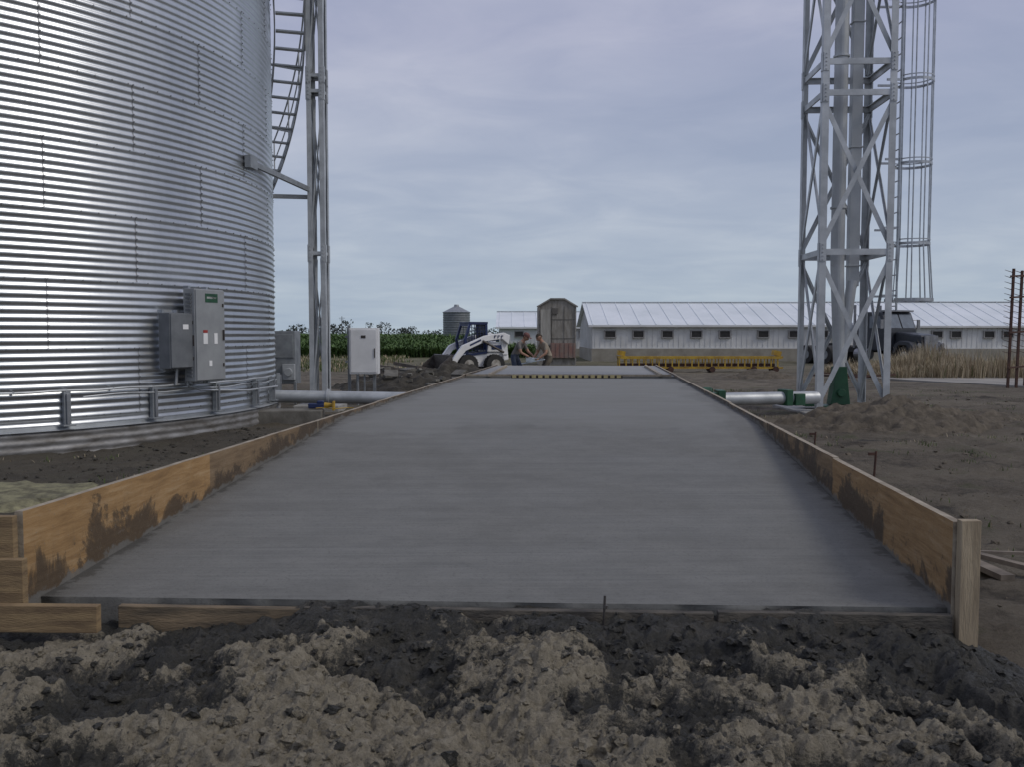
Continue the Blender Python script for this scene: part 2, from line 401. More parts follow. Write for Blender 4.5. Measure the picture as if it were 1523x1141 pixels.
dk=mixc(nt,ramp(nt,fc,[(.35,.4),(.6,0)]),dk,(.016,.015,.014))
dk=mixc(nt,ramp(nt,fc,[(.60,0),(.72,.5)]),dk,(.17,.15,.115))
sdn=ramp(nt,fa,[(.3,(.18,.158,.112)),(.55,(.33,.292,.218)),(.8,(.46,.415,.32))])
sdn=mixc(nt,ramp(nt,fc,[(.32,.6),(.48,0)]),sdn,(.13,.11,.078))
nt.links.new(mixc(nt,ramp(nt,sf,[(.02,0),(.14,.45),(.28,1)]),dk,sdn),b.inputs['Base Color'])
nt.links.new(ramp(nt,sf,[(.0,.5),(.2,.95)]),b.inputs['Roughness']); b.inputs['Specular IOR Level'].default_value=.35
bump(nt,b,math_(nt,'ADD',fa,math_(nt,'MULTIPLY',fc,.8)),1.0,.022)
mb,sand=mudcloud()
mo=obj('mud_pile',mb,mudm,smooth=True); setattr_pt(mo,'sand',sand)
bvh=BVHTree.FromPolygons([tuple(v) for v in mb.v],mb.f)
ico=bmesh.new(); bmesh.ops.create_icosphere(ico,subdivisions=2,radius=1); iv=[v.co.copy() for v in ico.verts]; ifc=[tuple(v.index for v in f.verts) for f in ico.faces]; ico.free()
ico=bmesh.new(); bmesh.ops.create_icosphere(ico,subdivisions=1,radius=1); iv1=[v.co.copy() for v in ico.verts]; ifc1=[tuple(v.index for v in f.verts) for f in ico.faces]; ico.free()
mb=MB(); vals=[]
for k in range(6500):
    x,y=U(-2.7,2.5),U(2.0,4.16)
    hit=bvh.ray_cast(Vector((x,y,3)),Vector((0,0,-1)))
    if not hit[0] or (x<-1.8 and y>3.85): continue
    r=.0035+.024*R()**4.5
    if y>3.95: r=min(r,.012)
    o=Vector((R()*50,R()*50,R()*50)); s=Vector((U(.8,1.3),U(.8,1.3),U(.5,.9)))
    V_,F_=(iv,ifc) if r>.011 else (iv1,ifc1)
    vs=[Vector((v.x*s.x,v.y*s.y,v.z*s.z))*r*(1+.8*noise.noise(v*1.9+o)+.3*noise.noise(v*5+o))+hit[0]+Vector((0,0,r*.1)) for v in V_]
    mb.add(vs,F_); p=Vector((x,y,0)); a=sandf(x,y,p,p)+U(-.3,.25)-(.5 if y>3.8 or x>1.2 else 0)
    vals+=[a]*len(V_)
co=obj('mud_clods',mb,mudm,smooth=False); setattr_pt(co,'sand',vals)
dirtp=PM('loose_dirt',(.16,.136,.104),(.085,.072,.056),9,.95,0,.9,22,lo=.3,hi=.7,spec=.2)
mudp=PM('dark_mud',(.085,.076,.060),(.038,.035,.029),7,.85,0,.9,20,lo=.3,hi=.7,spec=.3)
mb=MB()
for k in range(6000):
    if R()<.6: x,y=U(2.4,12),3+19*R()**1.5
    else:
        x,y=U(-6,-2.6),U(5,14)
        if math.hypot(x+10.3,y-15.46)<6.1: continue
    if x>0 and x<RX(y)+.15: continue
    if x<0 and x>LX(y)-.15: continue
    if noise.noise(Vector((x*.9,y*.9,3)))<-.12: continue
    r=.006+.035*R()**5; o=Vector((R()*50,R()*50,0))
    vs=[Vector((v.x,v.y,v.z*.6))*r*(1+.7*noise.noise(v*1.8+o))+Vector((x,y,gz(x,y)+r*.2)) for v in iv1]
    mb.add(vs,ifc1,0 if x>0 else 1)
obj('ground_clods',mb,[dirtp,mudp])

def mound(name,cx,cy,rx,ry,h,mat,seed=0,n=80,rough=.35,z0=-.06):
    vs=[]
    for j in range(n+1):
        for i in range(n+1):
            u=-1.15+2.3*i/n; v=-1.15+2.3*j/n
            d=math.hypot(u,v)*(1+.15*noise.noise(Vector((u*1.5,v*1.5,seed+.5)))); p=Vector((u*2+seed,v*2,seed))
            k=max(0,1-d)**.9 if d<1 else -(d-1)
            z=h*k*(1+rough*fbm(p,3))+h*.24*fbm(p*3.3,4)*min(1,max(0,1.2-d)*3)+z0
            vs.append((cx+u*rx,cy+v*ry,z))
    m1=n+1; mb=MB(); mb.add(vs,[(j*m1+i,j*m1+i+1,(j+1)*m1+i+1,(j+1)*m1+i) for j in range(n) for i in range(n)])
    return obj(name,mb,mat,smooth=True)
mound('dirt_pile',6.4,14.7,2.0,1.2,.52,dirtp,3,110)
mound('dirt_pile',8.6,15.6,1.5,.9,.24,dirtp,8,60)
mound('dirt_pile',5.2,12.3,1.1,.6,.10,mudp,5,50)
mound('mud_heap',-3.0,24.5,2.2,1.8,.55,mudp,11)
mound('mud_heap',-1.9,28.5,2.2,1.4,.65,mudp,21)
mound('mud_heap',-3.2,19.7,1.3,1.0,.22,mudp,31,40)
mound('mud_heap',8.8,31,1.5,.9,.35,dirtp,41,40)
mb=MB()
for k in range(34):
    x,y=U(-4.2,-1.5),U(23,26.5); s=U(.12,.42)
    mb.box((x,y,.15+U(0,.38)),(s,s*U(.5,1),U(.05,.12)),rz=U(0,3),tilt=(U(-.7,.7),'X'))
obj('concrete_rubble',mb,PM('rubble',(.19,.18,.155),(.10,.095,.08),5,.9),bevel=.01)
def patch(name,cx,cy,rx,ry,z,mat,seed,n=48):
    mb=MB(); vs=[(cx,cy,z+.02)]
    for rr in(.3,.6,.85,1):
        for i in range(n):
            t=2*math.pi*i/n; k=rr*(1+.45*fbm(Vector((math.cos(t)*1.6+seed,math.sin(t)*1.6,0)),4))
            vs.append((cx+rx*k*math.cos(t),cy+ry*k*math.sin(t),z+(.02+.03*noise.noise(Vector((i*.7,rr*9,0))) if rr<1 else -.05)))
    fs=[(0,1+i,1+(i+1)%n) for i in range(n)]
    for q in range(3): fs+=[(1+q*n+i,1+(q+1)*n+i,1+(q+1)*n+(i+1)%n,1+q*n+(i+1)%n) for i in range(n)]
    mb.add(vs,fs); return obj(name,mb,mat,smooth=True)
patch('sawdust_spill',-4.85,8.1,1.2,.7,.055,PM('sawdust',(.29,.27,.155),(.12,.11,.07),7,.95,0,.8,30,lo=.4,hi=.62),2)

# ---------------------------------------------------------------- big grain bin
C=Vector((-10.3,15.46,0)); BR=5.9
binroot=root('grain_bin',C)
ss,nt,b=nodes('corrugated_steel')
t=attr(nt,'tint'); v1=nz(nt,1.5,8,(1,1,.35),rough=.65); v2=nz(nt,9,8,(1,1,.3),rough=.7)
c=mixc(nt,v1,(.50,.525,.545),(.67,.69,.705))
c=mixc(nt,ramp(nt,v2,[(.45,0),(.8,.4)]),c,(.40,.42,.44))
tt=math_(nt,'MULTIPLY_ADD',t,.18,.84)
mm=N(nt,'ShaderNodeVectorMath',operation='SCALE'); nt.links.new(c,mm.inputs[0]); nt.links.new(tt,mm.inputs['Scale'])
nt.links.new(mm.outputs[0],b.inputs['Base Color']); b.inputs['Metallic'].default_value=.88
nt.links.new(math_(nt,'MULTIPLY_ADD',v1,.20,.24),b.inputs['Roughness'])
RINGH=.914; Z0=.445; PITCH=RINGH/9; TOP=Z0+10*RINGH
def lathe(mb,a0,a1,na,z0,z1,r0,amp,spp=8,m=0):
    nzr=int(round((z1-z0)/PITCH*spp)); vs=[];closed=abs(a1-a0-2*math.pi)<1e-6
    cnt=na if closed else na+1
    for j in range(nzr+1):
        z=z0+(z1-z0)*j/nzr; r=r0+amp*math.cos(2*math.pi*(z-Z0)/PITCH)
        for i in range(cnt):
            a=a0+(a1-a0)*i/na; vs.append((C.x+r*math.cos(a),C.y+r*math.sin(a),z))
    fs=[(j*cnt+i,j*cnt+(i+1)%cnt,(j+1)*cnt+(i+1)%cnt,(j+1)*cnt+i) for j in range(nzr) for i in range(na)]
    mb.add(vs,fs,m); return nzr,cnt
mb=MB(); lathe(mb,0,2*math.pi,180,Z0-2*PITCH,TOP,BR,.0078,8)
shell=obj('shell',mb,ss,binroot,smooth=False)
for p in shell.data.polygons: p.use_smooth=True
def ringseam(k): return -31.7 if k%2==0 else -19.7
rnd={}; tints=[]
for v in shell.data.vertices:
    k=math.floor((v.co.z-Z0)/RINGH); a=math.degrees(math.atan2(v.co.y-C.y,v.co.x-C.x))
    s=math.floor((a-ringseam(k))/24+.02)
    key=(k,s)
    if key not in rnd: rnd[key]=R()
    tints.append(rnd[key])
setattr_pt(shell,'tint',tints)
seamm=PM('seam_steel',(.34,.35,.37),(.23,.24,.25),6,.5,.7)
mb=MB()
for k in range(0,10):
    for s in range(15):
        a=math.radians(ringseam(k)+24*s)
        lathe(mb,a-.0012,a+.0012,1,Z0+k*RINGH+.01,Z0+(k+1)*RINGH-.01,BR+.005,.0078,6)
obj('vertical_seams',mb,seamm,binroot)
mb=MB()
for k in range(0,11):
    z=Z0+k*RINGH
    for i in range(156):
        a=2*math.pi*i/156
        d=Vector((math.cos(a),math.sin(a),0)); p=C+d*(BR+.006)+Vector((0,0,z))
        mb.tube(p,p+d*.012,.009,n=6)
    for s in range(15):
        a=math.radians(ringseam(k)+24*s+.12); d=Vector((math.cos(a),math.sin(a),0))
        for q in range(9):
            p=C+d*(BR+.004)+Vector((0,0,z+(q+.5)*PITCH+PITCH*.5)); mb.tube(p,p+d*.018,.010,n=6)
obj('bolts',mb,seamm,binroot)
mb=MB(); lathe(mb,0,2*math.pi,150,-.05,Z0-1.6*PITCH,BR+.09,.008,6)
n=150; vs=[]
for i in range(n):
    a=2*math.pi*i/n
    for r in(BR-.05,BR+.13): vs.append((C.x+r*math.cos(a),C.y+r*math.sin(a),Z0-1.55*PITCH))
fs=[(2*i,2*i+1,(2*i+3)%(2*n),(2*i+2)%(2*n)) for i in range(n)]
mb.add(vs,fs,1)
obj('base_skirt',mb,[PM('skirt_metal',(.34,.34,.34),(.15,.14,.125),3,.6,.4,stretch=(1,1,3)),galv_l],binroot,smooth=True)
mb=MB(); n=90; vs=[]
for r,z in((BR+.12,TOP-.03),(BR+.1,TOP+.02),(.6,TOP+2.9),(.55,TOP+3.15),(0.01,TOP+3.2)):
    for i in range(n): a=2*math.pi*i/n; vs.append((C.x+r*math.cos(a),C.y+r*math.sin(a),z))
fs=[(j*n+i,j*n+(i+1)%n,(j+1)*n+(i+1)%n,(j+1)*n+i) for j in range(4) for i in range(n)]
mb.add(vs,fs)
for i in range(30):
    a=2*math.pi*i/30; d=Vector((math.cos(a),math.sin(a),0))
    mb.beam(C+d*(BR+.1)+Vector((0,0,TOP+.04)),C+d*.6+Vector((0,0,TOP+2.93)),.04,.05)
obj('roof',mb,galv,binroot)
def bp(ang,r,z): a=math.radians(ang); return Vector((C.x+r*math.cos(a),C.y+r*math.sin(a),z))
mb=MB()
for k in range(30):
    a=-5.6-12.1*k
    if k<9 or k>25:
        p=bp(a,BR+.05,.56); mb.box(p,(.07,.09,.46),rz=math.radians(a))
        mb.box(bp(a,BR+.1,.56),(.03,.04,.40),1,rz=math.radians(a)); mb.box(bp(a,BR+.08,.345),(.14,.16,.02),rz=math.radians(a))
obj('base_brackets',mb,[galv_d,seamm],binroot,bevel=.003)
mb=MB()
pts=[bp(a,BR+.075,.80+.006*math.sin(a*.7)) for a in range(-130,4,2)]; mb.path(pts,.016,8)
pts=[bp(a,BR+.09,.72+.012*math.sin(a*.5)) for a in range(-40,8,2)]; mb.path(pts,.011,6)
mb.path([bp(-24.5,BR+.12,1.0),bp(-24.5,BR+.12,.78),bp(-22,BR+.12,.70),bp(-10,BR+.14,.62),bp(4,BR+.14,.60)],.016,6)
for a in(-21,-23,-26.5): mb.path([bp(a,BR+.15,1.1),bp(a,BR+.11,.80)],.02,8)
for a in range(-60,0,6): mb.box(bp(a,BR+.05,.80),(.08,.02,.03),rz=math.radians(a))
obj('conduit',mb,galv_l,binroot)
mb=MB()
A0=15.1+25
def stp(i,r):
    z=4.9+i*.245; a=A0-(z-4.9)*10.0; return bp(a,r,z)
for i in range(0,20):
    mb.beam(stp(i,BR+.10),stp(i,BR+.62),.13,.03)
for r in(BR+.08,BR+.64):
    pts=[stp(i*.5,r) for i in range(-2,40)]
    for a,c_ in zip(pts,pts[1:]): mb.beam(a,c_,.025,.14)
rl=[stp(i*.5,BR+.66)+Vector((0,0,.95)) for i in range(0,40)]; mb.path(rl,.018,6)
rl=[stp(i*.5,BR+.66)+Vector((0,0,.5)) for i in range(0,40)]; mb.path(rl,.014,6)
for i in range(0,20,3): p=stp(i,BR+.66); mb.tube(p,p+Vector((0,0,.95)),.016,n=6)
for i in range(0,20,4): mb.beam(stp(i,BR),stp(i,BR+.62)-Vector((0,0,.05)),.04,.04)
obj('spiral_stair',mb,galv_l,binroot)

# ---------------------------------------------------------------- electrical boxes
def enclosure(name,ang,rad,w_,h_,z0,dep,mat,extras):
    a=math.radians(ang); c=bp(ang,BR+rad,z0+h_/2)
    rt=root(name,c); MX=Matrix.Translation(c)@Matrix.Rotation(a,4,'Z')
    mb=MB(); mb.M=MX
    mb.box((0,0,0),(dep,w_,h_)); obj('body',mb,mat,rt,bevel=.008)
    mb=MB(); mb.M=MX
    mb.box((dep/2+.012,0,0),(.02,w_-.02,h_-.03),0)
    mb.box((dep/2+.035,w_*.42,0),(.03,.02,.16),1); mb.box((dep/2+.03,w_*.42,-h_*.33),(.02,.02,.05),1); mb.box((dep/2+.03,w_*.42,h_*.33),(.02,.02,.05),1)
    obj('door',mb,[mat,steel],rt,bevel=.004)
    mb=MB(); mb.M=MX
    mb.box((-dep/2-.05,-w_*.3,0),(.1,.04,h_+.1)); mb.box((-dep/2-.05,w_*.3,0),(.1,.04,h_+.1)); obj('mounting_strut',mb,galv,rt)
    mb=MB(); mb.M=MX
    for (y,z,ww,hh2,mi) in extras: mb.box((dep/2+.0255,y,z),(.005,ww,hh2),mi)
    if extras: obj('labels',mb,[green,white,PM('red_label',(.35,.04,.03),None,5,.6)],rt)
    return rt
e=enclosure('electrical_control_box',-22.5,.27,.62,1.36,.86,.2,boxm,[(.02,.55,.26,.13,0),(.02,.555,.2,.03,1),(-.12,-.05,.09,.16,1),(-.12,.055,.09,.04,2),(.1,-.05,.07,.16,1),(-.02,-.42,.06,.08,1)])
mb=MB()
c=bp(-22.5,BR+.27,1.54); mb.M=Matrix.Translation(c)@Matrix.Rotation(math.radians(-22.5),4,'Z')
for k in range(22): mb.box((0,-.325,-.6+k*.057),(.10,.02,.03))
obj('vents',mb,greyp,e)
enclosure('disconnect_switch_box',-27.0,.2,.44,.80,1.06,.22,greyp,[(.05,.2,.10,.07,1)])

rt=root('white_electrical_box',(-3.25,19,0)); mb=MB()
mb.box((-3.2,19,1.19),(.62,.28,1.0)); mb.box((-3.2,18.85,1.19),(.56,.02,.93)); obj('cabinet',mb,white,rt,bevel=.012)
mb=MB(); mb.box((-3.56,19.12,.85),(.06,.06,1.8)); mb.box((-3.02,19.18,.5),(.06,.06,1.1)); mb.box((-3.3,19.165,.95),(.7,.04,.05)); mb.box((-3.3,19.165,1.5),(.7,.04,.05));mb.tube((-3.35,18.95,.0),(-3.35,18.95,.7),.03,n=8)
mb.tube((-3.2,18.95,.0),(-3.2,18.95,.7),.02,n=8)
obj('posts',mb,galv_d,rt)
mb=MB(); mb.box((-2.96,18.83,1.15),(.02,.02,.2)); mb.box((-3.2,18.835,1.5),(.1,.008,.06)); obj('handle',mb,steel,rt)
rt=root('grey_fan_cabinet',(-4.85,18.9,0)); mb=MB()
mb.box((-4.86,18.9,1.05),(.46,.5,1.15)); mb.box((-4.86,18.64,1.3),(.40,.03,.5)); mb.box((-4.62,18.6,.3),(.06,.06,.5)); mb.box((-5.05,18.6,.3),(.06,.06,.5)); obj('cabinet',mb,galv_d,rt,bevel=.01)
mb=MB(); mb.box((-4.75,18.60,.75),(.26,.10,.34)); mb.tube((-4.75,18.55,.75),(-4.75,18.5,.75),.09,n=14); obj('motor_box',mb,galv_l,rt,bevel=.01)

# ---------------------------------------------------------------- lattice towers
def angle_leg(mb,p,q,w_,dx,dy,t=.012):
    p=Vector(p);q=Vector(q);dx=Vector(dx);dy=Vector(dy)
    for first in (True,False):
        a,b_=(dx,dy) if first else (dy,dx)
        off=a*(w_/2)+b_*(t/2) if first else a*(w_/2+t/2)+b_*(t/2)
        ww=w_ if first else w_-t
        vs=[]
        for base in(p,q):
            for s1,s2 in((-1,-1),(1,-1),(1,1),(-1,1)): vs.append(base+off+a*s1*ww/2+b_*s2*t/2)
        mb.add(vs,[(0,1,2,3),(4,7,6,5),(0,4,5,1),(1,5,6,2),(2,6,7,3),(3,7,4,0)])
def tower(name,cx,cy,wd,head,z1,secs,legw,dw):
    rt=root(name,(cx,cy,0)); rm=Matrix.Rotation(head,3,'Z')
    cs=[Vector((cx,cy,0))+rm@Vector((a*wd/2,b_*wd/2,0)) for a,b_ in((-1,-1),(1,-1),(1,1),(-1,1))]
    mb=MB()
    ex=rm@Vector((1,0,0)); ey=rm@Vector((0,1,0))
    sg=((1,1),(-1,1),(-1,-1),(1,-1))
    for c,(a,b_) in zip(cs,sg):
        angle_leg(mb,c,c+Vector((0,0,z1)),legw,ex*a,ey*b_)
        mb.box(c+Vector((0,0,.06))+ (ex*a+ey*b_)*.03,(.22,.22,.02),rz=head)
        for z in secs[1:]:
            mb.box(c+Vector((0,0,z))+ex*a*legw*.45-ey*b_*.008,(legw*.8,.012,.34),rz=head)
            mb.box(c+Vector((0,0,z))+ey*b_*legw*.45-ex*a*.008,(.012,legw*.8,.34),rz=head)
            for q in range(5):
                mb.box(c+Vector((0,0,z-.14+q*.07))+ex*a*legw*.45-ey*b_*.02,(.022,.02,.022),rz=head)
    obj('legs',mb,galv_l,rt)
    mb=MB()
    for i in range(4):
        a,b_=cs[i],cs[(i+1)%4]; d=(b_-a).normalized(); nrm=Vector((d.y,-d.x,0))
        a=a+d*.03; b_=b_-d*.03
        for z in secs[1:]:
            o=nrm*(-.02-.004*i)
            mb.beam(a+o+Vector((0,0,z)),b_+o+Vector((0,0,z)),.03,dw*1.2)
            mb.beam(a+o-nrm*.03+Vector((0,0,z+dw*.6)),b_+o-nrm*.03+Vector((0,0,z+dw*.6)),.06,.012)
        for k in range(len(secs)-1):
            lo,hi=secs[k],secs[k+1]
            if hi-lo<1: continue
            p0=a+Vector((0,0,lo+.12));p1=b_+Vector((0,0,hi-.1));q0=b_+Vector((0,0,lo+.12));q1=a+Vector((0,0,hi-.1))
            o1=nrm*-.020;o2=nrm*-.075
            mb.beam(p0+o1,p1+o1,.012,dw)
            mb.beam(q0+o2,q1+o2,.012,dw)
            c1=nrm*0.02
            mb.beam(p0+o1-c1,p1+o1-c1,.03,.012); mb.beam(q0+o2-c1,q1+o2-c1,.03,.012)
    obj('bracing',mb,galv_l,rt)
    return rt,cs
HD=-.04
tw,cs=tower('elevator_support_tower',6.49,17.2,1.36,HD,16.5,[.1,3.1,6.05,6.62,9.6,12.6,15.6],.125,.09)
mb=MB()
mb.box((6.72,17.35,9.6),(.20,.18,14.2),rz=HD)
mb.tube((6.38,17.25,2.9),(6.38,17.25,16),.13,n=20)
for z in [2.9,5.2,7.6,10,12.4]: mb.box((6.72,17.35,z),(.24,.22,.03),rz=HD)
for z in [4.0,6.9,9.8]: mb.tube((6.38,17.25,z),(6.38,17.25,z+.04),.155,n=20)
mb.tube((6.38,17.25,2.9),(6.44,17.2,.9),.13,.11,n=20)
mb.tube((6.70,17.32,2.6),(6.48,17.22,1.0),.10,.10,n=16)
obj('leg_casing',mb,galv_c,tw,bevel=.004)
mb=MB()
mb.M=Matrix.Translation((6.42,17.15,0))@Matrix.Rotation(HD,4,'Z')
mb.prism([(-.19,.16),(.19,.16),(.15,.50),(.11,.92),(-.11,.92),(-.14,.50)],-.14,.14)
mb.box((.15,0,.11),(1.05,.5,.08)); mb.box((-.55,0,.2),(.3,.4,.14)); mb.tube((0,-.14,.40),(0,-.21,.40),.08,n=16)
obj('boot',mb,green,tw,bevel=.012)
mb=MB(); lx,ly=7.42,17.15
for dy in(-.21,.21): mb.beam((lx,ly+dy,2.0),(lx,ly+dy,16.4),.02,.06)
z=2.1
while z<16.3: mb.tube((lx,ly-.21,z),(lx,ly+.21,z),.012,n=6); z+=.3
for z in(2.3,3.6,4.9,6.4,7.9,9.4):
    for dy in(-.21,.21): mb.beam((7.14,ly+dy,z),(lx,ly+dy,z),.03,.04)
obj('ladder',mb,galv,tw)
mb=MB(); cx=lx+.33
def hoop(z,r,w_=.05):
    pts=[(cx+(r*math.cos(t)),ly+r*math.sin(t),z) for t in [math.radians(-150+300*i/24) for i in range(25)]]
    for a,b_ in zip(pts,pts[1:]): mb.beam(a,b_,.008,w_)
for z in(3.3,4.83,6.4,7.95,9.5,11,12.5,14,15.5): hoop(z,.36); hoop(z+.08,.36,.02)
hoop(2.22,.44,.06)
for i in range(9):
    t=math.radians(-145+290*i/8); r=.35
    mb.beam((cx+r*math.cos(t),ly+r*math.sin(t),3.3),(cx+r*math.cos(t),ly+r*math.sin(t),16.2),.012,.035)
    mb.beam((cx+r*math.cos(t),ly+r*math.sin(t),3.3),(cx+.43*math.cos(t),ly+.43*math.sin(t),2.2),.012,.035)
obj('safety_cage',mb,galv,tw)
tl,cs=tower('catwalk_support_tower',-3.84,17.5,.34,HD,14,[.1,3.15,6.3,6.6,9.6,12.6],.095,.05)
mb=MB()
mb.beam((-4.38,14.75,4.42),(-4.0,17.35,4.40),.06,.09); mb.beam((-4.95,17.55,4.3),(-3.9,17.6,4.28),.06,.08)
mb.box((-4.36,14.8,4.42),(.1,.3,.2),rz=-.1)
obj('bin_brace',mb,galv_d,tl)
mb=MB(); mb.box((-3.84,17.5,.03),(.9,.9,.22)); obj('concrete_footing',mb,conc,tl,bevel=.02)
mb=MB(); mb.box((6.5,17.2,-.02),(2.1,2.1,.2)); obj('concrete_footing',mb,conc,tw,bevel=.02)

rt=root('unload_auger_tube',(0,15.8,.36)); mb=MB()
mb.tube((-5.2,16.2,.40),(-1.1,15.9,.36),.115,n=20); mb.tube((3.3,15.7,.36),(5.8,16.6,.34),.12,n=20)
for p in((-3.4,16.07),(-4.5,16.15)): mb.tube((p[0],p[1],.385),(p[0]+.04,p[1],.385),.15,n=20)
obj('tube',mb,galv_l,rt,smooth=True)
mb=MB(); mb.box((3.78,15.85,.36),(.14,.34,.34)); mb.box((3.6,15.82,.36),(.2,.26,.26)); mb.box((5.12,16.34,.36),(.14,.30,.30),rz=.35); mb.box((5.34,16.43,.32),(.22,.32,.22),rz=.35); mb.box((3.5,15.6,.5),(.16,.16,.16))
mb.tube((3.4,15.55,.5),(3.55,15.55,.5),.1,n=14)
obj('green_couplings',mb,green,rt,bevel=.01)
mb=MB(); mb.box((-4.6,16.2,.12),(.1,.3,.35)); mb.box((-2.6,16.0,.12),(.1,.3,.3)); obj('tube_supports',mb,steel,rt)
mb=MB(); mb.box((-3.9,15.2,.10),(1.2,.5,.26),rz=.1); mb.box((-4.9,15.7,.2),(.5,.4,.35)); obj('concrete_block',mb,PM('old_conc',(.20,.19,.165),(.10,.092,.078),3,.9,0,.5,14),bevel=.02)
rt=root('power_tool',(-3.3,15.6,.33)); mb=MB()
mb.box((-3.42,15.25,.29),(.28,.12,.09)); mb.box((-3.35,15.25,.35),(.12,.1,.06)); obj('motor_body',mb,blue,rt,bevel=.02)
mb=MB(); mb.tube((-3.28,15.25,.30),(-3.12,15.25,.30),.05,.03,n=12); mb.box((-3.12,15.25,.29),(.02,.16,.16)); obj('blade',mb,yellow,rt)
mb=MB(); pts=[(-3.4+.05*i,15.1+.1*math.sin(i*.7),.26) for i in range(14)]; mb.path(pts,.008,5); obj('cord',mb,yellow,rt)

# ---------------------------------------------------------------- barns
def barn(name,x0,x1,y0,dep,ze,zr,zl,wins,wz=(1.40,1.74)):
    rt=root(name,((x0+x1)/2,y0,0))
    ym=y0+dep/2; y1=y0+dep
    mb=MB()
    mb.add([(x0,y0,zl),(x1,y0,zl),(x1,y0,ze),(x0,y0,ze)],[(0,1,2,3)])
    mb.add([(x0,y1,zl),(x1,y1,zl),(x1,y1,ze),(x0,y1,ze)],[(0,3,2,1)])
    for x in(x0,x1): mb.add([(x,y0,zl),(x,y1,zl),(x,y1,ze),(x,ym,zr),(x,y0,ze)],[(0,1,2,3,4)])
    x=x0+.15
    while x<x1-.1:
        mb.box((x,y0-.012,(zl+ze)/2),(.035,.022,ze-zl-.01)); x+=.3
    y=y0+.2
    while y<y1:
        zt=ze+(zr-ze)*(1-abs(y-ym)/(dep/2))
        for xx in(x0-.012,x1+.012): mb.box((xx,y,(zl+zt)/2),(.022,.035,zt-zl-.03))
        y+=.3
    obj('walls',mb,wallm,rt)
    mb=MB(); mb.box(((x0+x1)/2,ym,zl/2-.02),(x1-x0+.1,dep+.1,zl+.04)); obj('foundation_wall',mb,lowwall,rt)
    mb=MB(); sl_=(zr-ze)/(dep/2); ov=.25
    for s in(-1,1):
        ya=ym+s*(dep/2+ov); za=ze-ov*sl_; dz=.03
        mb.add([(x0-ov,ya,za),(x1+ov,ya,za),(x1+ov,ym,zr+dz),(x0-ov,ym,zr+dz),(x0-ov,ya,za+.05),(x1+ov,ya,za+.05),(x1+ov,ym,zr+dz+.05),(x0-ov,ym,zr+dz+.05)],
               [(0,1,2,3),(4,7,6,5),(0,4,5,1),(0,3,7,4),(1,5,6,2)])
        x=x0
        while x<x1+.2:
            mb.beam((x,ya,za+.065),(x,ym,zr+.095),.05,.03); x+=.9
    mb.beam((x0-ov,ym,zr+.11),(x1+ov,ym,zr+.11),.35,.04)
    obj('roof',mb,roofm,rt)
    mb=MB()
    for wx in wins:
        ww=.56; z0,z1=wz
        mb.box((wx,y0-.05,(z0+z1)/2),(ww,.06,z1-z0),0)
        for dx in(-ww/2-.03,ww/2+.03): mb.box((wx+dx,y0-.065,(z0+z1)/2),(.06,.13,z1-z0+.12),1)
        for zz in(z0-.03,z1+.03): mb.box((wx,y0-.065,zz),(ww-.004,.13,.06),1)
        for q in range(4): mb.box((wx,y0-.09,z0+.05+q*.08),(ww-.01,.02,.02),0)
    obj('windows',mb,[winm,frame],rt)
    mb=MB(); mb.box(((x0+x1)/2,y0-.27,ze-.10),(x1-x0+.5,.03,.10)); mb.box(((x0+x1)/2,y0-.03,zl+.03),(x1-x0,.04,.06)); obj('trim',mb,wallm,rt)
    return rt
px=lambda u,y:(u-761.5)/1300*y
barn('livestock_barn',4.6,18.2,50,9,2.12,3.45,.74,[px(u,50) for u in(907,949,992,1035,1077,1134,1180,1222)])
barn('livestock_barn',19.4,40,52,9,2.1,3.55,.70,[px(u,52) for u in(1300,1345,1392,1420,1469,1497,1535,1570,1620,1660)],(1.38,1.72))
barn('livestock_barn',-.9,6.2,62,9,2.1,3.2,.55,[px(u,62) for u in(772,868)])

rt=root('weathered_shed',(2.3,44,0))
shm=PM('weathered_boards',(.34,.325,.29),(.17,.155,.13),2.6,.9,0,.3,14,stretch=(2.5,2.5,.7),lo=.3,hi=.7)
mb=MB(); mb.prism([(1.33,-.05),(3.22,-.05),(3.22,2.95),(2.62,3.30),(1.95,3.30),(1.33,2.95)],44,46.4); obj('walls',mb,shm,rt)
mb=MB()
for x in(2.0,2.62): mb.box((x,43.985,1.55),(.012,.02,2.8),0)
for z in(1.35,2.3): mb.box((2.28,43.987,z),(1.75,.018,.02),0)
mb.box((1.36,43.96,1.5),(.07,.05,2.95),1); mb.box((3.19,43.96,1.5),(.07,.05,2.95),1)
mb.beam((1.25,43.95,2.93),(1.93,43.95,3.33),.1,.07,1); mb.beam((3.3,43.95,2.93),(2.64,43.95,3.33),.1,.07,1); mb.box((2.285,43.95,3.335),(.72,.1,.07),1)
mb.box((2.28,45.2,3.33),(.75,2.5,.05),1)
mb.box((2.15,43.965,2.72),(.30,.04,.30),0)
obj('trim',mb,[PM('gap_dark',(.15,.14,.125),None,5,.9),PM('trim_grey',(.34,.325,.29),(.18,.17,.155),3,.9)],rt)
mb=MB(); mb.box((2.55,43.9,.75),(1.25,.14,.75))
for i in range(6): mb.box((2.0+i*.22,43.815,.75),(.04,.03,.71))
obj('red_panel',mb,PM('faded_red',(.26,.13,.105),(.24,.19,.16),2,.9),rt)
mb=MB(); mb.box((1.68,43.9,1.9),(.5,.03,1.8)); obj('lit_side_panel',mb,PM('lit_side_boards',(.42,.405,.36),(.27,.26,.23),2,.9,stretch=(3,3,.5)),rt)  # added paler strip: light on the shed's left part put into colour

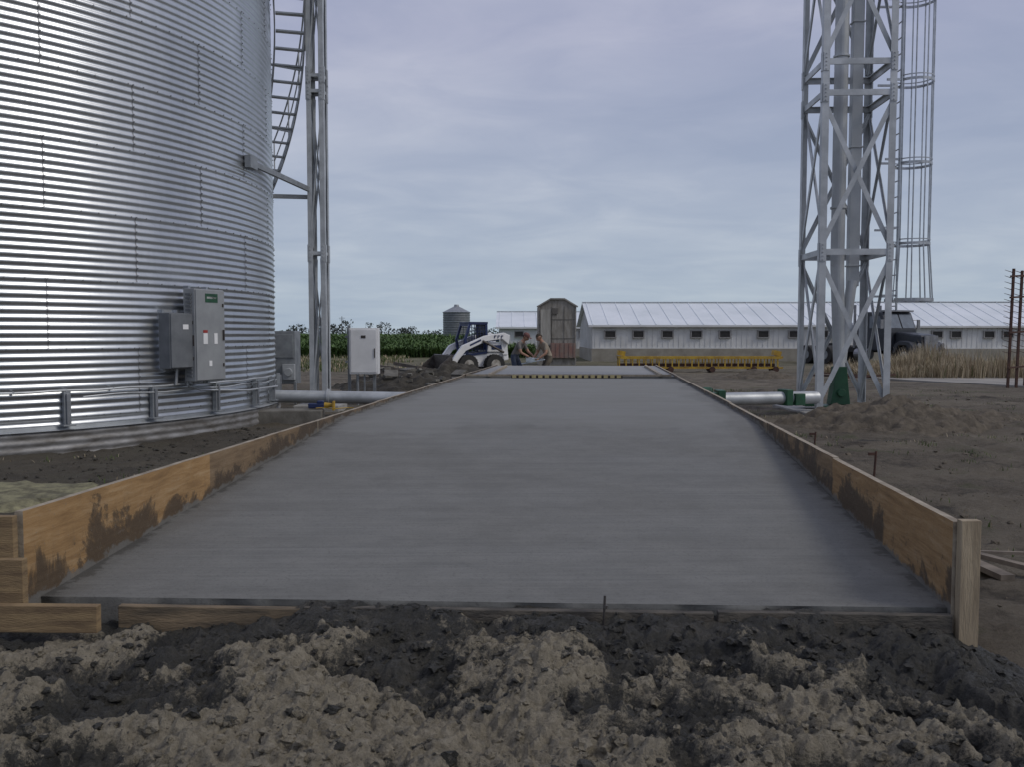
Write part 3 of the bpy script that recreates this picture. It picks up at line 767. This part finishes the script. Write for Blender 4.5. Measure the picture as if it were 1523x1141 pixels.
rt=root('small_grain_bin',(-4.7,75,0)); mb=MB(); cx,cy,r=-4.75,75,1.15
n=40; vs=[]; zz=[i*.05 for i in range(0,70)]
for z in zz:
    for i in range(n): a=2*math.pi*i/n; rr=r+.015*math.cos(z*2*math.pi/.2); vs.append((cx+rr*math.cos(a),cy+rr*math.sin(a),z))
mb.add(vs,[(j*n+i,j*n+(i+1)%n,(j+1)*n+(i+1)%n,(j+1)*n+i) for j in range(len(zz)-1) for i in range(n)])
obj('shell',mb,greyp,rt,smooth=True)
mb=MB(); mb.tube((cx,cy,3.43),(cx,cy,3.95),r+.08,.2,n=40); mb.tube((cx,cy,3.95),(cx,cy,4.1),.22,.18,n=16)
for k in range(3): mb.tube((cx,cy,.9+k*.85),(cx,cy,.94+k*.85),r+.03,n=40)
obj('roof',mb,galv_d,rt)

rt=root('yellow_concrete_screed',(7.6,36,0)); mb=MB()
xa,xb=4.35,11.1
for (y,z) in((35.8,.18),(36.3,.18),(35.8,.62),(36.3,.62)): mb.beam((xa,y,z),(xb,y,z),.07,.07)
x=xa+.05
while x<xb:
    mb.box((x,35.78,.40),(.05,.04,.36)); mb.box((x,36.32,.40),(.05,.04,.36))
    mb.box((x,36.05,.63),(.05,.46,.04)); x+=.27
mb.box((xa+3.4,35.74,.60),(6.6,.02,.1))
for x in(4.5,10.9): mb.box((x,36.05,.78),(.3,.4,.2),tilt=(.2,'Y'))
obj('truss',mb,yellow,rt)
mb=MB()
for x in(4.8,6.5,8.2,9.9,10.8): mb.tube((x,35.7,.12),(x,36.4,.12),.12,n=14)
mb.box((7.6,36.05,.30),(6.4,.3,.12))
obj('rollers',mb,rust,rt)

# ---------------------------------------------------------------- skid steer
def skid():
    L=Vector((-1.55,34.5,0)); rt=root('skid_steer_loader',L)
    Mx=Matrix.Translation(L)@Matrix.Rotation(math.radians(207),4,'Z')
    def nb(): m=MB(); m.M=Mx; return m
    mb=nb()
    mb.prism([(-1.05,.28),(.85,.28),(.95,.55),(.45,.75),(-.35,.85),(-1.1,.85)],-.42,.42)
    obj('chassis',mb,white,rt,bevel=.03)
    mb=nb(); mb.prism([(-1.35,.55),(-1.30,1.0),(-1.15,1.22),(-.45,1.30),(-.40,.86),(-1.06,.86),(-1.12,.5)],-.50,.50); obj('engine_cover',mb,white,rt,bevel=.04)
    mb=nb()
    for k in range(5): mb.box((-1.355,0,.66+k*.07),(.03,.6,.025))
    mb.box((-.8,-.515,1.05),(.42,.02,.16)); mb.box((-.8,.515,1.05),(.42,.02,.16)); mb.box((-.75,0,1.31),(.5,.7,.04))
    obj('vents',mb,blue,rt)
    mb=nb()
    P=[(-.42,.85),(.42,.75),(.52,1.35),(.30,1.98),(-.38,1.98)]
    for s in(-.42,.42):
        for a,b_ in zip(P,P[1:]+P[:1]): mb.beam((a[0],s,a[1]),(b_[0],s,b_[1]),.09,.09)
        for k in range(6): mb.beam((-.40+.12*k,s,.9),(-.38+.12*k,s,1.93),.014,.014)
        for k in range(7): mb.beam((-.4,s,.98+k*.14),(.42,s,.98+k*.14),.014,.014)
    mb.box((-.04,0,2.0),(.80,.94,.08)); mb.box((-.40,0,1.45),(.05,.84,1.0)); mb.beam((.52,-.42,1.35),(.52,.42,1.35),.03,.03); mb.box((.33,0,1.93),(.06,.84,.1))
    obj('cab',mb,blue,rt)
    mb=nb(); mb.box((-.12,0,1.0),(.45,.5,.12)); mb.box((-.32,0,1.3),(.12,.48,.6)); mb.box((.25,-.22,1.05),(.04,.04,.35)); mb.box((.25,.22,1.05),(.04,.04,.35)); obj('seat',mb,black,rt,bevel=.02)
    mb=nb()
    for s in(-1,1):
        for x in(-.62,.52):
            mb.tube((x,s*.52,.38),(x,s*.82,.38),.385,n=28)
            for k in range(20):
                t=2*math.pi*k/20
                mb.beam((x+.38*math.cos(t),s*.53,.38+.38*math.sin(t)),(x+.38*math.cos(t+.1),s*.81,.38+.38*math.sin(t+.1)),.05,.04)
    obj('tires',mb,black,rt)
    mb=nb()
    for s in(-1,1):
        for x in(-.62,.52): mb.tube((x,s*.80,.38),(x,s*.835,.38),.2,n=20); mb.tube((x,s*.4,.38),(x,s*.52,.38),.1,n=12)
    obj('rims',mb,PM('dirty_rims',(.45,.43,.38),(.2,.18,.15),6,.8),rt)
    mb=nb()
    for s in(-1,1):
        y0,y1=sorted((s*.56,s*.70))
        mb.prism([(-1.25,1.15),(-1.30,1.52),(-1.05,1.62),(-.2,1.50),(.75,1.12),(1.15,.60),(1.22,.28),(1.05,.22),(.92,.55),(.60,.92),(-.25,1.28),(-.95,1.38)],y0,y1)
        mb.prism([(-1.28,.75),(-1.05,.75),(-.95,1.45),(-1.25,1.5)],s*.52-.03,s*.52+.03)
    mb.box((1.05,0,.5),(.1,1.1,.12))
    obj('lift_arms',mb,white,rt,bevel=.02)
    mb=nb()
    for s in(-1,1): mb.tube((-1.0,s*.74,.85),(-.1,s*.74,1.30),.045,n=10); mb.tube((.85,s*.45,.75),(1.3,s*.45,.65),.04,n=10)
    mb.tube((-1.15,.3,1.2),(-1.15,.3,1.55),.04,n=10)
    obj('hydraulic_cylinders',mb,steel,rt)
    mb=nb()
    out=[(1.25,.78),(1.22,.20),(1.35,.06),(1.95,.04),(1.95,.07),(1.40,.10),(1.28,.22),(1.31,.76)]
    mb.prism(out,-.88,.88)
    for s in(-.88,.86): mb.prism([(1.28,.76),(1.26,.22),(1.38,.07),(1.93,.06),(1.75,.40)],s,s+.02)
    for k in range(8): mb.prism([(1.93,.03),(2.06,.03),(1.93,.08)],-.85+k*.24,-.79+k*.24)
    obj('bucket',mb,steel,rt)
    mb=nb()
    for s in(-1,1):
        for k,xx in enumerate((-.95,-.80,-.65)):
            y=s*.712
            mb.box((xx,y,1.50),(.09,.02,.03)); mb.box((xx+.035,y,1.445),(.03,.02,.08))
        mb.box((.2,s*.712,1.24),(.5,.02,.06),tilt=(.42,'Y'))
    obj('decals',mb,blue,rt)
skid()
mb=MB()
for k in range(14):
    a=U(-.5,.5); x,y=U(-5.5,-2.6),U(29,32); mb.beam((x,y,.1+U(0,.4)),(x+U(.8,1.6),y+a,.05+U(0,.4)),.04,.12)
obj('lumber_scraps',mb,PM('old_boards',(.16,.14,.12),(.08,.07,.06),5,.9))

# ---------------------------------------------------------------- truck
def truck():
    L=Vector((18.3,44.5,0)); rt=root('semi_truck',L)
    Mx=Matrix.Translation(L)@Matrix.Rotation(math.radians(-62),4,'Z')@Matrix.Scale(.98,4)
    def nb(): m=MB(); m.M=Mx; return m
    body=PM('truck_paint',(.035,.04,.05),(.02,.023,.03),2,.4)
    mb=nb(); mb.prism([(-.1,.75),(.0,2.55),(.2,2.72),(1.45,2.72),(1.8,1.85),(1.85,.75)],-1.1,1.1); obj('cab',mb,body,rt,bevel=.06)
    mb=nb(); mb.prism([(1.85,.8),(1.85,1.72),(3.35,1.55),(3.42,.8)],-.6,.6); obj('hood',mb,body,rt,bevel=.08)
    mb=nb()
    for s in(-1,1): mb.prism([(2.15,.65),(2.25,1.1),(2.6,1.28),(3.1,1.22),(3.4,.9),(3.4,.7),(3.2,.75),(2.9,1.05),(2.5,1.05),(2.3,.65)],s*.85-.3,s*.85+.3)
    obj('fenders',mb,body,rt,bevel=.03)
    mb=nb()
    mb.add([(1.53,-.95,2.60),(1.53,-.05,2.60),(1.815,-.05,1.90),(1.815,-.95,1.90)],[(0,1,2,3)])
    mb.add([(1.53,.05,2.60),(1.53,.95,2.60),(1.815,.95,1.90),(1.815,.05,1.90)],[(0,1,2,3)])
    for s in(-1.106,1.106): mb.add([(.75,s,1.9),(1.62,s,1.9),(1.35,s,2.5),(.75,s,2.5)],[(0,1,2,3)])
    obj('windows',mb,PM('window_glass',(.20,.23,.26),(.14,.16,.18),2,.08,rvar=.02),rt)
    mb=nb()
    mb.box((3.44,0,1.15),(.06,.95,.75)); mb.box((3.6,0,.6),(.15,2.3,.3))
    for s in(-1,1):
        mb.tube((-.3,s*.95,.9),(-.3,s*.95,3.1),.07,n=12); mb.tube((.9,s*1.2,.6),(.1,s*1.2,.6),.28,n=20)
        mb.box((1.7,s*1.35,2.1),(.05,.2,.45)); mb.tube((1.6,s*1.1,2.3),(1.7,s*1.35,2.3),.02,n=6)
        mb.tube((3.42,s*.85,1.05),(3.48,s*.85,1.05),.12,n=16)
    mb.box((1.5,0,2.76),(.35,2.0,.08))
    obj('chrome_parts',mb,PM('chrome',(.3,.3,.31),(.2,.2,.21),5,.4,.7),rt)
    mb=nb()
    mb.box((-1.9,-.4,.8),(5.2,.12,.25)); mb.box((-1.9,.4,.8),(5.2,.12,.25)); mb.box((2.2,0,.7),(2.6,.8,.2)); mb.box((-2.6,0,1.05),(1.0,.9,.14))
    for s in(-1,1):
        mb.tube((2.8,s*.78,.5),(2.8,s*1.08,.5),.5,n=26)
        for x in(-2.1,-3.4): mb.tube((x,s*.6,.5),(x,s*1.15,.5),.5,n=26)
    obj('chassis_and_wheels',mb,black,rt)
    mb=nb()
    for s in(-1,1):
        mb.tube((2.8,s*1.06,.5),(2.8,s*1.1,.5),.25,n=18)
        for x in(-2.1,-3.4): mb.tube((x,s*1.12,.5),(x,s*1.17,.5),.25,n=18)
    obj('rims',mb,galv_d,rt)
truck()

rt=root('folded_harrow',(14.6,25,0)); mb=MB()
for i,x in enumerate((14.25,14.55,14.85,15.2,15.6)):
    mb.beam((x-.05,25+.1*i,0),(x+.02,25+.1*i,3.42-.05*(i%2)),.06,.06)
    for k in range(15):
        z=1.0+k*.165; mb.tube((x,25+.1*i,z),(x-.26,24.95+.1*i,z+.07),.012,.006,n=5)
for z in(.6,1.6,2.6,3.2): mb.beam((14.15,24.93,z),(15.9,25.5,z+.1),.05,.05)
obj('frame',mb,rust,rt)

mb=MB(); mb.add([(12.2,30.8,.05),(15.2,24.0,.05),(40,20,.05),(40,31.5,.05)],[(0,1,2,3)]); mb.add([(12.2,30.8,-.1),(15.2,24.0,-.1),(15.2,24.0,.05),(12.2,30.8,.05)],[(0,1,2,3)])
mb.add([(15.2,24.0,-.1),(40,20,-.1),(40,20,.05),(15.2,24.0,.05)],[(0,1,2,3)])
obj('concrete_pad',mb,PM('pale_concrete',(.34,.32,.285),(.22,.205,.18),.8,.9,0,.2,10))
mb=MB(); mb.beam((3.05,5.3,.05),(2.95,6.6,.06),.09,.035); mb.beam((3.35,5.2,.08),(2.85,6.3,.08),.06,.03); mb.beam((3.5,5.9,.05),(2.8,6.0,.05),.03,.02)
obj('loose_boards',mb,PM('grey_boards',(.24,.20,.155),(.12,.10,.08),6,.9))
mb=MB(); mb.beam((10.2,30,.15),(12.2,29.2,.12),.12,.06); mb.beam((10.4,29.5,.25),(12.5,30,.12),.1,.05); mb.beam((11,29,.1),(12.9,29.4,.2),.05,.05); obj('scrap_metal',mb,rust)

# ---------------------------------------------------------------- vegetation
def blade(mb,p,h,w_,lean,az,m=0):
    d=Vector((math.cos(az),math.sin(az),0)); s=Vector((-d.y,d.x,0))*w_/2
    p=Vector(p); q=p+Vector((0,0,h*.6))+d*lean*.35; t=p+Vector((0,0,h))+d*lean
    mb.add([p-s,p+s,q+s*.8,q-s*.8,t],[(0,1,2,3),(3,2,4)],m)
dry1=PM('dry_grass',(.50,.42,.29),(.33,.27,.18),2,.95); dry2=PM('dry_weed',(.30,.23,.145),(.19,.145,.09),2,.95); grn=PM('weed_green',(.09,.12,.035),(.06,.09,.025),3,.9)
mb=MB()
for k in range(2900):
    x=U(12.8,30); y=U(30,36.5)
    cl_=noise.noise(Vector((x*.55,y*.55,1)))
    if cl_<-.3 and R()<.6: continue
    H=max(.15,(.50+.9*cl_+.30*R()))*min(1,(x-12.3)/1.8)
    sp_=.16+.2*R()
    for q in range(13):
        az=U(0,6.28); rr=R()*sp_
        blade(mb,(x+rr*math.cos(az),y+rr*math.sin(az),0),H*U(.5,1.05),.022,U(.05,.4),az,0 if R()<.75 else (1 if R()<.75 else 2))
obj('dry_weeds',mb,[dry1,dry2,grn])
mb=MB()
for k in range(900):
    x,y=(U(3.0,12),U(5,24)) if R()<.8 else (U(-8,-3),U(6,11))
    if math.hypot(x+10.3,y-15.46)<6.2: continue
    if noise.noise(Vector((x*.5,y*.5,8)))<.03: continue
    for q in range(12): blade(mb,(x+U(-.14,.14),y+U(-.14,.14),gz(x,y)-.01),U(.02,.07),.010,U(0,.06),U(0,6.28),0 if R()<.75 else 1)
obj('grass_tufts',mb,[grn,dry1])
mb=MB()
for k in range(9000):
    x,y=U(-16,-1),U(36,60)
    if noise.noise(Vector((x*.3,y*.3,2)))<-.05: continue
    blade(mb,(x,y,0),U(.08,.28),.05,U(0,.15),U(0,6.28),0 if R()<.6 else 1)
obj('roadside_grass',mb,[grn,dry1])
cg1=PM('corn_green',(.075,.14,.03),(.05,.095,.022),1,.8); cg2=PM('corn_light',(.12,.195,.05),(.075,.13,.033),1,.8)
mb=MB()
for k in range(7500):
    x=U(-60,1.5) if R()<.3 else U(-20,1.5)
    y=58+R()**1.3*14+.03*abs(x); f=(y-58)/14
    h=.55+.95*min(1,f)+.15*R()+.10*noise.noise(Vector((x*.2,y,0)))
    blade(mb,(x,y,0),h,.05,.05,U(0,6.28),0)
    for q in range(6):
        z=h*(.3+.11*q); blade(mb,(x,y,z),U(.12,.3),.09,U(.3,.6),U(0,6.28),int(R()<.5))
xs2=[-300+i*6 for i in range(61)]; ys2=[72,76,85,100,120,150,200,260,340]
vs=[(x,y,1.45+.15*noise.noise(Vector((x*.3,y*.3,0)))) for y in ys2 for x in xs2]
mb.add(vs,[(j*61+i,j*61+i+1,(j+1)*61+i+1,(j+1)*61+i) for j in range(len(ys2)-1) for i in range(60)],0)
for k in range(9000):
    x=U(-75,6); y=72+R()**1.6*90
    blade(mb,(x*(y/72)**.8,y,1.3),U(.2,.42),.10,U(.05,.3),U(0,6.28),int(R()<.4))
obj('corn_field',mb,[cg1,cg2])
tg1=PM('tree_hazy_dark',(.050,.062,.052),(.035,.045,.040),1,.9); tg2=PM('tree_hazy_mid',(.075,.092,.072),(.055,.068,.056),1,.9)  # distance haze mixed into the leaf colours, greyed and bluish
mb=MB()
x=-330
while x<230:
    hgt=(4.2+3.0*max(0,noise.noise(Vector((x*.02,0,0)))*2+.4))*U(.7,1.15); y=U(370,430); wd=U(2.2,4.6)
    mb.tube((x,y,0),(x+U(-.3,.3),y,hgt*.6),.3,.12,n=5,m=0)
    for k in range(80):
        a=U(0,6.28); rr=R()**.5*wd; zz=hgt*(.12+.88*R())
        rr*=(1-abs((zz/hgt)-.45)*1.1)
        c=Vector((x+rr*math.cos(a),y+rr*math.sin(a),zz)); s=U(.3,.75)
        vs=[c+Vector((U(-s,s),U(-s,s),U(-s,s))) for q in range(4)]
        mb.add(vs,[(0,1,2),(0,2,3)],int(R()<.3))
    x+=U(1.2,4.2)
obj('distant_trees',mb,[tg1,tg2])
rt=root('utility_pole',(-66,340,0)); mb=MB(); mb.tube((-66,340,0),(-66,340,8.6),.16,.11,n=8); mb.box((-66,340,7.9),(2.4,.12,.15)); mb.box((-66,340,7.2),(1.8,.12,.12)); obj('pole',mb,steel,rt)

# ---------------------------------------------------------------- people
skinm=PM('skin',(.42,.24,.16),(.36,.20,.13),8,.6)
def skinmesh(verts,edges,rad,rootv,sub=2):
    me=bpy.data.meshes.new('tmp'); me.from_pydata([tuple(v) for v in verts],edges,[])
    o=bpy.data.objects.new('tmp',me); sc.collection.objects.link(o)
    md=o.modifiers.new('s','SKIN'); md.use_smooth_shade=True
    sv=me.skin_vertices[0].data
    for i,r in enumerate(rad):
        sv[i].radius=(r,r) if isinstance(r,(int,float)) else r
        sv[i].use_root=(i==rootv)
    s2=o.modifiers.new('u','SUBSURF'); s2.levels=sub; s2.render_levels=sub
    dg=bpy.context.evaluated_depsgraph_get(); dg.update()
    out=bpy.data.meshes.new_from_object(o.evaluated_get(dg))
    bpy.data.objects.remove(o); return out
def person(name,loc,rz,J,shirt,pants,hairm,cap=None,lookdown=.5):
    rt=root(name,loc); X=Matrix.Translation(loc)@Matrix.Rotation(rz,4,'Z')
    names=['pelvis','spine','chest','neck','skull','shL','elL','wrL','shR','elR','wrR','hipL','knL','anL','toL','hipR','knR','anR','toR']
    V=[Vector(J[n]) for n in names]; ix={n:i for i,n in enumerate(names)}
    E=[('pelvis','spine'),('spine','chest'),('chest','neck'),('neck','skull'),('chest','shL'),('shL','elL'),('elL','wrL'),('chest','shR'),('shR','elR'),('elR','wrR'),
       ('pelvis','hipL'),('hipL','knL'),('knL','anL'),('anL','toL'),('pelvis','hipR'),('hipR','knR'),('knR','anR'),('anR','toR')]
    rad=dict(pelvis=(.15,.12),spine=(.145,.11),chest=(.155,.115),neck=.055,skull=.06,shL=.068,elL=.047,wrL=.03,shR=.068,elR=.047,wrR=.03,hipL=.10,knL=.07,anL=.05,toL=.045,hipR=.10,knR=.07,anR=.05,toR=.045)
    me=skinmesh(V,[(ix[a],ix[b_]) for a,b_ in E],[rad[n] for n in names],0,3)
    for m in(skinm,shirt,pants,black): me.materials.append(m)
    segm={('pelvis','spine'):1,('spine','chest'):1,('chest','shL'):1,('chest','shR'):1,('shL','elL'):1,('shR','elR'):1,('chest','neck'):1,
          ('pelvis','hipL'):2,('pelvis','hipR'):2,('hipL','knL'):2,('knL','anL'):2,('hipR','knR'):2,('knR','anR'):2,('anL','toL'):3,('anR','toR'):3}
    wz=J['pelvis'][2]+.04
    for p in me.polygons:
        c=p.center; best=9;mi=0
        for e in E:
            a,b_=V[ix[e[0]]],V[ix[e[1]]]; ab=b_-a; t=max(0,min(1,(c-a).dot(ab)/ab.length_squared)); d=(c-a-ab*t).length
            if d<best:
                best=d; mi=segm.get(e,0)
                if e==('chest','neck') and t>.6: mi=0
                if e[0] in('shL','shR') and t>.65: mi=0
                if mi in(1,2) and e[0] in('pelvis','spine','hipL','hipR'): mi=1 if c.z>wz else 2
        p.material_index=mi; p.use_smooth=True
    PI=Matrix.Rotation(rz,4,'Z')
    o=bpy.data.objects.new('body',me); sc.collection.objects.link(o); o.parent=rt; o.matrix_parent_inverse=PI
    for sd in('L','R'):
        wr=Vector(J['wr'+sd]); el=Vector(J['el'+sd]); d=(wr-el).normalized(); side=Vector((0,1,0)); side=(side-d*side.dot(d)).normalized(); up=-d.cross(side)
        sg=1 if sd=='L' else -1
        vv=[wr,wr+d*.05]; ee=[(0,1)]; rr=[.028,(.036,.02)]
        for k,ln in enumerate((.062,.072,.068,.052)):
            b0=wr+d*.085+side*(k-1.5)*.021
            i=len(vv); vv+=[b0,b0+d*ln*.45+up*.012,b0+d*ln*.55+up*.045]; rr+=[.011,.0095,.008]; ee+=[(1,i),(i,i+1),(i+1,i+2)]
        i=len(vv); b0=wr+d*.035-side*.036*sg; vv+=[b0,b0+d*.03-side*.015*sg+up*.02,b0+d*.055+up*.035]; rr+=[.013,.011,.009]; ee+=[(1,i),(i,i+1),(i+1,i+2)]
        hm=skinmesh(vv,ee,rr,0,1); hm.materials.append(skinm)
        ho=bpy.data.objects.new('hand_'+sd,hm); sc.collection.objects.link(ho); ho.parent=rt; ho.matrix_parent_inverse=PI
    hc=Vector(J['head']); hm_=Matrix.Translation(hc)@Matrix.Rotation(lookdown,4,'Y')
    bm=bmesh.new(); bmesh.ops.create_uvsphere(bm,u_segments=24,v_segments=18,radius=1)
    for v in bm.verts:
        x,y,z=v.co
        k=1-.22*max(0,-z)-.04*max(0,z)
        v.co=Vector((x*.098*k+(.012 if z<0 and x>0 else 0),y*.076*k,z*.118))
        if v.co.x>.05 and abs(v.co.y)<.014 and -.045<v.co.z<.01: v.co.x+=.022*(1-(v.co.z+.045)/.075)+.006
        if v.co.x>.05 and .012<abs(v.co.y)<.045 and -.002<v.co.z<.03: v.co.x-=.010
    hme=bpy.data.meshes.new('head'); bm.to_mesh(hme); bm.free(); hme.transform(hm_); hme.materials.append(skinm)
    for p in hme.polygons: p.use_smooth=True
    ho=bpy.data.objects.new('head',hme); sc.collection.objects.link(ho); ho.parent=rt; ho.matrix_parent_inverse=PI
    T=X@hm_
    mb=MB(); mb.M=T
    for s in(-1,1): mb.tube((-.005,s*.070,-.03),(-.012,s*.092,.015),.014,.02,n=8)
    obj('ears',mb,skinm,rt)
    mb=MB(); mb.M=T
    for s in(-1,1): mb.box((.086,s*.03,.012),(.012,.024,.010)); mb.box((.089,s*.03,.032),(.012,.032,.008))
    mb.box((.092,0,-.060),(.012,.045,.008)); obj('eyes_and_mouth',mb,PM('eye_dark',(.05,.03,.025),None,5,.6),rt)
    bm=bmesh.new(); bmesh.ops.create_uvsphere(bm,u_segments=20,v_segments=14,radius=1)
    bmesh.ops.delete(bm,geom=[v for v in bm.verts if (v.co.z<.25 and v.co.x>-.1) or v.co.z<-.35],context='VERTS')
    for v in bm.verts: v.co=Vector((v.co.x*.108-.004,v.co.y*.086,v.co.z*.126))
    hme=bpy.data.meshes.new('hair'); bm.to_mesh(hme); bm.free(); hme.transform(hm_); hme.materials.append(hairm)
    ho=bpy.data.objects.new('hair',hme); sc.collection.objects.link(ho); ho.parent=rt; ho.matrix_parent_inverse=PI
    if cap:
        mb=MB(); mb.M=T
        mb.tube((-.005,0,.04),(-.005,0,.10),.112,.10,n=20); mb.tube((-.005,0,.10),(-.005,0,.14),.10,.05,n=20); mb.box((.13,0,.045),(.10,.13,.012),tilt=(.15,'Y')); obj('cap',mb,cap,rt,bevel=.005)
    return rt
J1=dict(pelvis=(-.10,0,.90),spine=(.0,0,1.05),chest=(.13,0,1.24),neck=(.22,0,1.37),skull=(.26,0,1.43),head=(.30,0,1.47),
  shL=(.14,.19,1.27),elL=(.26,.25,1.01),wrL=(.48,.12,.90),shR=(.14,-.19,1.27),elR=(.24,-.25,.99),wrR=(.45,-.10,.86),
  hipL=(-.10,.10,.86),knL=(.08,.15,.48),anL=(-.02,.17,.09),toL=(.16,.19,.05),hipR=(-.10,-.10,.86),knR=(.0,-.14,.47),anR=(-.16,-.16,.09),toR=(.02,-.18,.05))
J2=dict(pelvis=(-.12,0,.86),spine=(-.03,0,1.02),chest=(.08,0,1.21),neck=(.16,0,1.36),skull=(.20,0,1.42),head=(.23,0,1.46),
  shL=(.09,.19,1.24),elL=(.12,.26,.98),wrL=(.32,.18,.82),shR=(.09,-.19,1.24),elR=(.16,-.26,.98),wrR=(.38,-.14,.80),
  hipL=(-.12,.10,.83),knL=(.12,.16,.48),anL=(.0,.18,.09),toL=(.18,.2,.05),hipR=(-.12,-.10,.83),knR=(.04,-.15,.46),anR=(-.12,-.17,.09),toR=(.06,-.19,.05))
person('construction_worker',Vector((.16,27.2,0)),math.radians(-25),J1,PM('grey_shirt',(.20,.185,.17),(.15,.14,.13),8,.9),PM('jeans',(.06,.08,.12),(.04,.05,.08),8,.9),PM('brown_hair',(.05,.03,.02),None,20,.9),cap=PM('red_cap',(.16,.07,.06),None,6,.8))
person('construction_worker',Vector((1.04,27.0,0)),math.radians(205),J2,PM('tan_shirt',(.36,.31,.24),(.28,.24,.18),8,.9),PM('work_pants',(.13,.11,.08),(.08,.07,.055),8,.9),PM('dark_hair',(.06,.045,.03),None,20,.9),lookdown=.55)
rt=root('concrete_float_tool',(.6,26.7,.7)); mb=MB()
mb.beam((.30,26.35,.67),(.98,26.25,.80),.18,.03); mb.box((.55,26.3,.78),(.26,.16,.10)); obj('float_blade',mb,PM('pale_blue_metal',(.48,.54,.58),(.36,.42,.46),5,.5),rt)
mb=MB(); mb.tube((.42,26.95,.85),(.92,26.77,.79),.018,n=8); mb.tube((.65,26.88,.82),(.58,26.32,.76),.018,n=8); obj('handle',mb,galv_l,rt)
